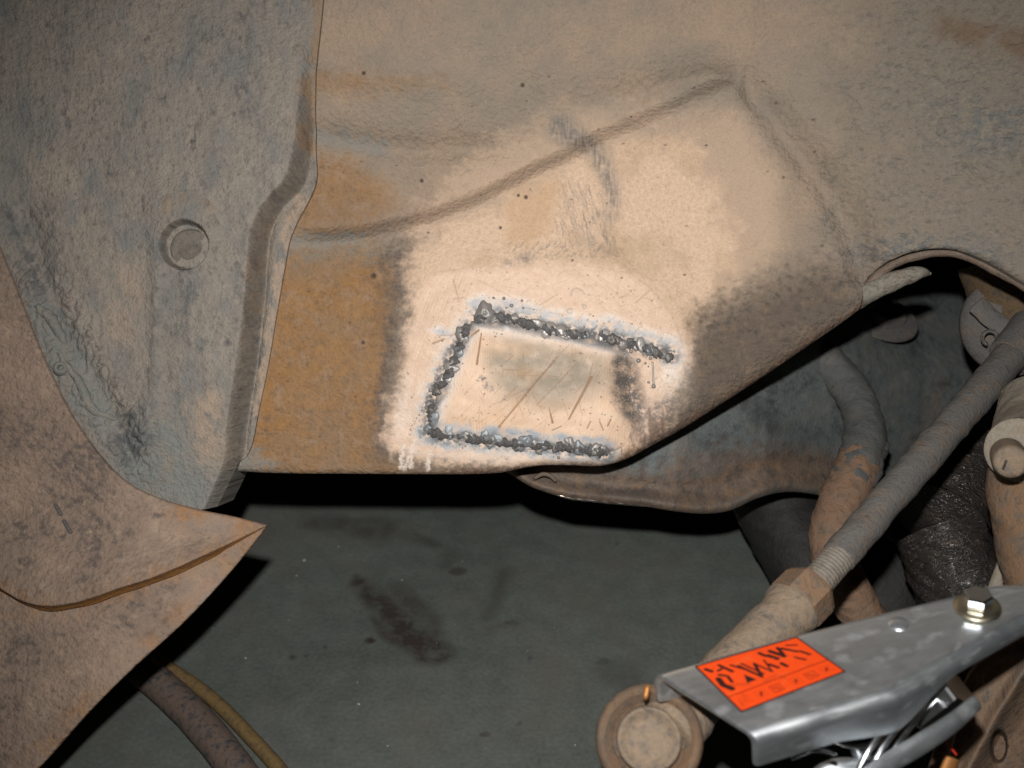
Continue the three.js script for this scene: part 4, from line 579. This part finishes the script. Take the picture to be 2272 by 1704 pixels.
// dark rubber and greasy castings further in
{
  const boot = thing('drive_shaft_boot', 'black rubber boot half hidden behind the rusty bar and lock nut', 'rubber boot', rigBase(1760, 1330, 0.7));
  part('boot_cone', sweep([at(1690, 1020, 0.73), at(1740, 1150, 0.715), at(1800, 1260, 0.7), at(1880, 1400, 0.69)], t => 0.028 - 0.002 * t, { rough: 0.0012, roughScale: 120, uvSize: size, seg: 40 }), M.rubber, boot);
  part('dust_shield', sweep([at(1645, 1080, 0.735), at(1698, 1180, 0.72), at(1752, 1275, 0.705), at(1830, 1400, 0.69)], t => 0.0125, { rough: 0.0009, uvSize: size, seg: 26 }), M.brown, boot);
  const cast = thing('greasy_ball_joint_boot', 'split greasy black boot between the tie rod and the tan arm', 'rubber boot', rigBase(2100, 1340, 0.62));
  part('upper_boot', sweep([at(2165, 1010, 0.66), at(2120, 1080, 0.645), at(2084, 1150, 0.632)], t => 0.024 + 0.003 * t, { rough: 0.0022, roughScale: 110, uvSize: 0.1, seg: 60, steps: 80, end: 0.008 }), M.grease, cast);
  part('lower_boot', sweep([at(2082, 1180, 0.64), at(2120, 1270, 0.63), at(2170, 1400, 0.62)], t => 0.025 + 0.002 * t, { rough: 0.0024, roughScale: 120, uvSize: 0.1, seg: 60, steps: 80, end: 0.006 }), M.grease, cast);
  const blackBox = thing('dark_backing', 'added matte black sheet that keeps the gap below the tie rod dark', 'dark_backing', rigBase(1980, 1400, 0.72));  // added black sheet, so no lit floor shows through the gap
  part('backing_sheet', (() => { const g = grid(40, 40, (i, j) => { const px = 1780 + i * 16, py = 1080 + j * 12; const p = at(px, py, 0.735 - 0.02 * Math.sin(i / 9) - 0.0006 * j + 0.003 * fbm(i / 6, j / 6, 2)); return { p, u: (p.x + 0.5 * p.z) / size, v: (p.y + 0.5 * p.z) / size }; }); const b = g.clone(); b.translate(0, 0, -0.003); return mergeGeometries([g, b]); })(), M.rubber, blackBox);
}
// inner joint housing where the tie rod comes out
{
  const h = thing('steering_joint_housing', 'round dusty grey steering joint housing at the upper end of the tie rod', 'joint housing', rigBase(2230, 820, 0.57));
  const ax = V(-0.55, -0.12, 0.82).normalize(), c = at(2250, 720, 0.585);
  part('housing_disc', onAxis(lathe([[0, 0.004], [0.012, 0.0045], [0.017, 0.003], [0.022, 0.002], [0.0265, 0.0005], [0.0285, -0.003], [0.029, -0.016], [0.028, -0.04], [0.0, -0.045]].reverse(), 48), c, ax), M.rod, h);
  part('web', sweep([at(2166, 676, 0.5815), at(2200, 706, 0.5795), at(2232, 728, 0.577)], 0.0052, { flat: 0.35, rough: 0.0006, uvSize: size, steps: 30 }), M.rod, h);
  part('cast_notch', (() => { const g = new THREE.TorusGeometry(0.0036, 0.0011, 10, 24, Math.PI * 1.4); g.rotateY(-0.5); const p = at(2196, 750, 0.578); g.translate(p.x, p.y, p.z); return boxUV(g); })(), M.rod, h);
  part('upper_drum', sweep([at(2230, 560, 0.6), at(2260, 640, 0.6), at(2280, 700, 0.6)], 0.026, { rough: 0.0008, uvSize: size }), dirty([0.11, 0.07, 0.035], [0.06, 0.05, 0.04], [0.03, 0.025, 0.02], { off: 63 }), h);
}
// tie rod
{
  const t = thing('tie_rod', 'grey tie rod with threaded end, rusty lock nut and round rod end', 'tie rod', rigBase(1500, 1640, 0.44));
  const a = at(2268, 762, 0.57), b = at(1862, 1235, 0.487), c = at(1800, 1306, 0.479), d = at(1655, 1452, 0.458), e = at(1480, 1625, 0.432);
  part('rod', sweep([a, b], s => 0.0086 - 0.0009 * s, { rough: 0.0009, uvSize: size, steps: 90 }), M.rod, t);
  part('rod_collar', sweep([at(2296, 730, 0.574), at(2240, 795, 0.566)], s => 0.0125 - 0.0012 * s, { rough: 0.0005, uvSize: size, steps: 20 }), M.rod, t);
  const dir = c.clone().sub(b).normalize(), turns = 15, len = b.distanceTo(c) + 0.004;
  part('thread', sweep([b.clone().addScaledVector(dir, -0.002), b.clone().addScaledVector(dir, len)], s => 0.0069 + 0.00036 * Math.abs(((s * turns) % 1) * 2 - 1), { steps: turns * 8, uvSize: size }), dirty([0.2, 0.175, 0.145], [0.15, 0.125, 0.1], [0.08, 0.07, 0.06], { off: 67, rough: 0.75, metal: 0.1, bump: 0.0008 }), t);
  const ax = d.clone().sub(c).normalize();
  part('lock_nut', boxUV(onAxis(hexPrism(0.0126, 0.0168, 0.2), c.clone().addScaledVector(ax, -0.002), ax, 0.25), size), M.rust, t);
  const f0 = c.clone().addScaledVector(ax, 0.013);
  part('rod_end_shank', sweep([f0, d, e], s => 0.0113 + 0.0014 * ss(0.1, 0.0, s) - 0.0006 * s + 0.003 * ss(0.75, 1, s), { rough: 0.0009, uvSize: size, steps: 80 }), M.tan, t);
  // ball housing: a short drum closed by a dished cap
  const hax = V(-0.12, 0.28, 0.95).normalize(), hc = at(1440, 1640, 0.428);
  const drum = part('ball_housing', onAxis(lathe([[0.0128, 0.0], [0.0142, 0.0015], [0.0166, 0.0066], [0.0182, 0.0074], [0.0198, 0.006], [0.0208, 0.003], [0.021, -0.006], [0.0196, -0.016], [0.015, -0.024], [0, -0.026]].reverse(), 56), hc, hax), M.rust, t);
  part('housing_cap', onAxis(lathe([[0, 0.0034], [0.006, 0.0033], [0.009, 0.004], [0.0107, 0.0064], [0.0119, 0.0064], [0.0126, 0.0045], [0.0128, -0.001]].reverse(), 48), hc, hax), M.tan, drum);
}
// steering arm on the right
{
  const s = thing('steering_knuckle', 'dusty tan cast arm with a slotted pin beside the tie rod', 'steering arm', rigBase(2300, 1400, 0.48));
  part('arm_casting', sweep([at(2300, 1000, 0.52), at(2296, 1090, 0.508), at(2312, 1190, 0.5), at(2350, 1320, 0.49), at(2420, 1460, 0.48)], t => 0.0205, { rough: 0.0012, uvSize: size, seg: 40 }), M.rust, s);
  part('pin_boss', sweep([at(2300, 905, 0.54), at(2285, 960, 0.52), at(2262, 1000, 0.49)], t => 0.0178 - 0.003 * t, { rough: 0.0008, uvSize: size, seg: 36, end: 0.003 }), M.pale, s);
  const ax = V(-0.35, -0.1, 0.93).normalize(), pc = at(2240, 1018, 0.474);
  const pin = part('slotted_pin', onAxis(lathe([[0, 0.0092], [0.0045, 0.0093], [0.0064, 0.0085], [0.0073, 0.0066], [0.0074, -0.012]].reverse(), 36), pc, ax), M.tan, s);
  part('slot', onAxis(boxUV(new THREE.BoxGeometry(0.0042, 0.0012, 0.0009)), at(2226, 1024, 0.474).addScaledVector(ax, 0.0086), ax, 0.9), M.rubber, pin);
  const sl = thing('brake_pipe_guard', 'pale grey tapered plastic sleeve standing behind the clamp bolt', 'plastic sleeve', rigBase(2205, 1350, 0.52));
  part('sleeve', sweep([at(2192, 1390, 0.52), at(2212, 1300, 0.525), at(2236, 1195, 0.53)], t => 0.0058 * (1 - 0.92 * t) + 0.0004, { uvSize: size, seg: 20 }), M.pale, sl);
}
// lower control arm in the bottom right corner
{
  const la = thing('lower_control_arm', 'rusty brown ridged control arm below the shiny clamp', 'control arm', rigBase(2220, 1704, 0.5));
  const top = lerpPts(smoothLine([[2040, 1860], [2085, 1735], [2118, 1625], [2136, 1520], [2160, 1476], [2210, 1440], [2280, 1405], [2420, 1350], [2600, 1290]], 6)), ridge = [[2380, 1380], [2272, 1490], [2210, 1590], [2150, 1704], [2090, 1850]];
  const geo = grid(140, 130, (i, j) => { const px = 2046 + i * 4, t0 = top(px), s = j / 129, py = t0 + (1960 - t0) * s, [dd, sg] = lineDist(px, py, ridge), e = py - t0; let d = 0.5 - 0.006 * Math.exp(-Math.pow(dd / 16, 2)) + 0.008 * ss(0, 60, dd) * (sg > 0 ? 1 : 0.3) + 0.0012 * fbm(px / 50, py / 50, 3); if (e < 18) d += (18 - Math.sqrt(324 - (18 - e) ** 2)) * 0.0002 * 2; d += 0.02 * (1 - ss(0.8, 1.15, Math.hypot((px - 2216) / 17, (py - 1655) / 34))); const p = at(px, py, d); return { p, u: (p.x + 0.5 * p.z) / size, v: (p.y + 0.5 * p.z) / size }; });
  const back = geo.clone(); back.translate(0, 0, -0.016);
  part('pressed_arm', mergeGeometries([geo, back]), dirty([0.19, 0.125, 0.08], [0.16, 0.125, 0.1], [0.06, 0.045, 0.035], { off: 71 }), la);
}
log('suspension');

// ==================================================================================================== EARTH CLAMP
{
  const cl_ = thing('earth_clamp', 'shiny galvanised welding earth clamp with an orange sticker gripping the rod end', 'welding clamp', rigBase(1700, 1704, 0.4));
  const LB = at(1452, 1488, 0.418), LF = at(1682, 1634, 0.384), RB = at(2010, 1336, 0.432);
  const e1 = RB.clone().sub(LB).normalize(), wv = LF.clone().sub(LB); const W = wv.clone().addScaledVector(e1, -wv.dot(e1)).length(), e2 = wv.clone().addScaledVector(e1, -wv.dot(e1)).normalize(), e3 = V().crossVectors(e2, e1).multiplyScalar(-1).normalize();
  if (e3.z < 0) e3.multiplyScalar(-1);
  const shear = wv.dot(e1);                                     // the cut end is slightly skewed
  const P = (u, v, w) => LB.clone().addScaledVector(e1, u + shear * v / W).addScaledVector(e2, v).addScaledVector(e3, w);
  // project a photo position on the top face to (u, v)
  const uv = (px, py) => { const o = V(0, 0, 0), d = at(px, py, 1), k = LB.clone().sub(o).dot(e3) / d.dot(e3), q = d.multiplyScalar(k).sub(LB), v = q.dot(e2); return [q.dot(e1) - shear * v / W, v]; };
  const uN = uv(1960, 1350)[0], uE = uv(2120, 1302)[0], vE = [uv(2150, 1300)[1], uv(2205, 1400)[1]];
  const u0 = uN * 0.92, u1 = uE * 1.0, uEnd = uE * 1.2, ua = uv(1950, 1520)[0], ub = uv(2085, 1448)[0];
  // cross-section round the channel: down the back wall, over the top, down the front wall
  const Ln = 110, th = 0.0023, rc = 0.0046;
  function section(u, inner) {
    const k = cl((u - u1 * 0.42) / (u1 * 0.56)), vb = W * 0.03 * k, vf = W + (Math.min(W * 0.72, Math.max(W * 0.5, vE[1])) - W) * k, hw = 0.0148 + 0.0035 * ss(ua * 0.5, ua * 0.95, u) - 0.0115 * ss(ua, ub, u), endK = ss(u1 * 1.02, uEnd, u), mid = (vb + vf) / 2, shrink = Math.sqrt(Math.max(0.02, 1 - endK * endK * 0.98)), hb = hw * (1 - 0.6 * ss(u1, uEnd, u)) * (endK > 0.02 ? 0.35 : 1);
    const a = mid + (vb - mid) * shrink, b = mid + (vf - mid) * shrink, o = inner ? th : 0, r = Math.min(rc, (b - a) / 3), pts = [];
    for (let i = 0; i <= 5; i++) pts.push([a + o, -hb + (hb - r) * i / 5]);
    for (let i = 1; i <= 6; i++) { const q = i / 6 * Math.PI / 2; pts.push([a + r - (r - o) * Math.cos(q), -r + (r - o) * Math.sin(q)]); }
    for (let i = 1; i <= 9; i++) pts.push([a + r + (b - a - 2 * r) * i / 10, -o]);
    for (let i = 0; i <= 6; i++) { const q = i / 6 * Math.PI / 2; pts.push([b - r + (r - o) * Math.sin(q), -r + (r - o) * Math.cos(q)]); }
    for (let i = 1; i <= 5; i++) pts.push([b - o, -r - (hb - r) * i / 5]);
    return pts;
  }
  const n = section(0, false).length, us = [...Array(Ln)].map((_, i) => { const s = i / (Ln - 1); return uEnd * 0.995 * s; });
  const pt = (i, j, inner) => { const s = section(us[j], inner)[i], dome = inner ? 0 : 0.0; const p = P(us[j], s[0], s[1] + dome + 0.0008 * Math.sin(Math.min(1, us[j] / u1) * Math.PI)); return p; };
  const shell = [grid(n, Ln, (i, j) => ({ p: pt(i, j, false), u: i * 0.03, v: us[j] / size })), grid(n, Ln, (i, j) => ({ p: pt(i, j, true), u: i * 0.03, v: us[j] / size }))];
  shell.push(grid(n, 4, (i, j) => { const a = pt(i, 0, false), b = pt(i, 0, true), q = [0, 0.22, 0.78, 1][j]; return { p: a.lerp(b, q).addScaledVector(e1, j === 1 || j === 2 ? -0.0007 : 0), u: i * 0.03, v: q * 0.02 }; }));
  for (const e of [0, n - 1]) shell.push(grid(Ln, 2, (i, j) => ({ p: pt(e, i, j === 1), u: us[i] / size, v: j * 0.02 })));
  shell.push(grid(n, 2, (i, j) => ({ p: pt(i, Ln - 1, j === 1), u: i * 0.03, v: j * 0.02 })));
  const jaw = part('upper_jaw', mergeGeometries(shell), M.galv, cl_);
  // sticker with its worn black print
  const S = [uv(1541, 1480), uv(1768, 1417), uv(1877, 1494), uv(1645, 1582)];
  const cw = 512, chh = 340, cv = document.createElement('canvas'); cv.width = cw; cv.height = chh; const x = cv.getContext('2d');
  x.fillStyle = '#d9430b'; x.fillRect(0, 0, cw, chh); x.strokeStyle = '#2a0d06'; x.lineWidth = 16; x.strokeRect(0, 0, cw, chh);
  x.strokeStyle = '#2c0f0a'; x.lineCap = 'round';
  const ln = (w, ...p) => { x.lineWidth = w * 2.1; x.beginPath(); x.moveTo(p[0], p[1]); for (let i = 2; i < p.length; i += 2) x.lineTo(p[i], p[i + 1]); x.stroke(); };
  ln(9, 30, 40, 44, 62); ln(13, 40, 120, 34, 160, 52, 198); ln(6, 70, 70, 90, 66);
  x.fillStyle = '#2c1512'; x.beginPath(); x.moveTo(128, 196); x.lineTo(176, 196); x.lineTo(150, 140); x.fill();
  ln(7, 165, 80, 205, 190); ln(5, 185, 70, 222, 175); ln(7, 205, 190, 232, 96); ln(5, 232, 96, 262, 180); ln(4, 262, 180, 282, 92); ln(6, 140, 60, 180, 120);
  ln(11, 318, 74, 336, 110); ln(9, 330, 150, 336, 176); ln(11, 344, 48, 372, 108); ln(8, 386, 40, 378, 92); ln(8, 398, 52, 440, 104); ln(5, 430, 40, 470, 60);
  ln(8, 96, 40, 120, 100); ln(7, 58, 96, 84, 120, 78, 160); ln(9, 296, 40, 306, 70); ln(7, 452, 110, 470, 150); ln(8, 282, 130, 300, 168); ln(6, 405, 140, 430, 176);
  x.strokeStyle = '#a22c08'; ln(4, 10, 238, 500, 226); x.strokeStyle = '#c23808';
  for (let i = 0; i < 6; i++) { const bx = 36 + i * 76 + (i > 2 ? 18 : 0), by = 262; x.lineWidth = 4; x.strokeRect(bx, by, 46, 44); ln(4, bx + 12, by + 14, bx + 34, by + 30); x.strokeStyle = i % 2 ? '#7c2006' : '#c23808'; ln(5, bx + 16, by + 32, bx + 30, by + 12); }
  for (let i = 0; i < 120; i++) { x.fillStyle = rnd() < 0.5 ? 'rgba(255,120,40,0.25)' : 'rgba(120,30,5,0.18)'; x.fillRect(rnd() * cw, rnd() * chh, 2 + rnd() * 14, 2 + rnd() * 5); }
  for (let i = 0; i < 26; i++) { x.strokeStyle = rnd() < 0.5 ? 'rgba(70,40,25,0.16)' : 'rgba(205,120,80,0.16)'; const a = rnd() * cw, b = rnd() * chh; ln(2 + rnd() * 8, a, b, a + (rnd() - 0.5) * 160, b + (rnd() - 0.5) * 70); }
  const st = new THREE.CanvasTexture(cv); st.colorSpace = THREE.SRGBColorSpace; st.magFilter = THREE.LinearFilter;
  const lift = (u) => 0.0008 * Math.sin(Math.min(1, u / u1) * Math.PI) + 0.00025;
  part('warning_sticker', grid(20, 12, (i, j) => { const a = i / 19, b = j / 11, [A, B, C, E] = S, u = (A[0] * (1 - a) + B[0] * a) * (1 - b) + (E[0] * (1 - a) + C[0] * a) * b, v = (A[1] * (1 - a) + B[1] * a) * (1 - b) + (E[1] * (1 - a) + C[1] * a) * b; return { p: P(u, v, lift(u)), u: a, v: 1 - b }; }), new THREE.MeshStandardMaterial({ map: st, roughness: 0.5, side: THREE.DoubleSide }), jaw, 'orange sticker with worn black print');
  // bolt with flanged washer on the narrow end
  const bc = uv(2168, 1352), bp = P(bc[0], bc[1], 0.0006);
  const bolt = part('clamp_bolt', boxUV(onAxis(hexPrism(0.0053, 0.005, 0.12), bp.clone().addScaledVector(e3, 0.0022), e3, 0.5)), M.bright, cl_);
  part('flange_washer', onAxis(lathe([[0.002, 0], [0.0084, 0], [0.0088, 0.0006], [0.0082, 0.0014], [0.0064, 0.002], [0.002, 0.0024]], 36), bp, e3), M.zinc, bolt);
  const rv = uv(1995, 1388); part('rivet', onAxis(lathe([[0, 0.0009], [0.002, 0.0008], [0.0036, 0.0003], [0.004, -0.0004]].reverse(), 24), P(rv[0], rv[1], 0.0009), e3), M.galv, jaw);
  part('copper_contact', sweep([at(1436, 1528, 0.417), at(1433, 1543, 0.416)], 0.0012, { steps: 8, seg: 12, end: 0.001 }), M.copper, cl_);
  // lower jaw, spring, pivot and knob under the channel
  const down = e3.clone().multiplyScalar(-1);
  part('lower_jaw', sweep([at(2165, 1560, 0.41), at(2110, 1606, 0.405), at(2040, 1652, 0.4), at(1960, 1700, 0.395), at(1880, 1760, 0.39)], t => 0.003 + 0.0008 * Math.sin(t * 3), { flat: 0.55, uvSize: size, seg: 20 }), M.galv, cl_);
  part('pivot_barrel', boxUV(onAxis(hexPrism(0.0098, 0.020, 0.08), at(2040, 1590, 0.43), V(0.5, 0.6, 0.35), 0.2)), M.bright, cl_);
  for (const [dx, dy, r] of [[0, 0, 0.0011], [24, 6, 0.0011], [46, 14, 0.001]]) part('spring_wire', sweep([at(2046 + dx, 1520 + dy, 0.425), at(2006 + dx, 1562 + dy, 0.412), at(1966 + dx, 1610 + dy, 0.404), at(1930 + dx, 1660 + dy, 0.4), at(1890 + dx, 1740 + dy, 0.398)], r, { steps: 40, seg: 12 }), M.bright, cl_);
  part('handle_knob', (() => { const g = new THREE.SphereGeometry(0.011, 28, 20); g.scale(1.25, 0.85, 1); const p = at(1895, 1604, 0.42); g.translate(p.x, p.y, p.z); return g; })(), M.gloss, cl_);
  part('pivot_pin', onAxis(lathe([[0, 0.004], [0.004, 0.0038], [0.0056, 0.0026], [0.006, 0], [0.006, -0.012]].reverse(), 28), at(1925, 1645, 0.425), V(-0.2, 0.5, 0.8)), M.galv, cl_);
  part('lower_plate', sweep([at(1790, 1790, 0.43), at(1850, 1730, 0.43), at(1930, 1730, 0.43)], 0.008, { flat: 0.5, uvSize: size }), M.galv, cl_);
  part('side_rib', sweep([at(1760, 1680, 0.402), at(1800, 1664, 0.402), at(1838, 1668, 0.402), at(1850, 1674, 0.402)], 0.0009, { steps: 24, seg: 10 }), M.bright, cl_);
  const lug = thing('copper_cable_lug', 'small orange copper lug under the clamp lower jaw', 'cable lug', rigBase(2100, 1720, 0.44));
  part('lug', sweep([at(2082, 1770, 0.45), at(2098, 1720, 0.45), at(2112, 1684, 0.45)], 0.0032, { flat: 0.5, steps: 20, seg: 16 }), M.copper, lug);
  const wire = thing('red_wire', 'thin red wire end beside the rusty control arm', 'wire', rigBase(2110, 1665, 0.44));
  part('wire_strand', sweep([at(2104, 1652, 0.44), at(2112, 1662, 0.44), at(2120, 1672, 0.44)], 0.0005, { steps: 10, seg: 8 }), new THREE.MeshStandardMaterial({ color: new THREE.Color().setRGB(0.5, 0.03, 0.02), roughness: 0.5 }), wire);
}
log('clamp');
renderer.render(scene, camera);
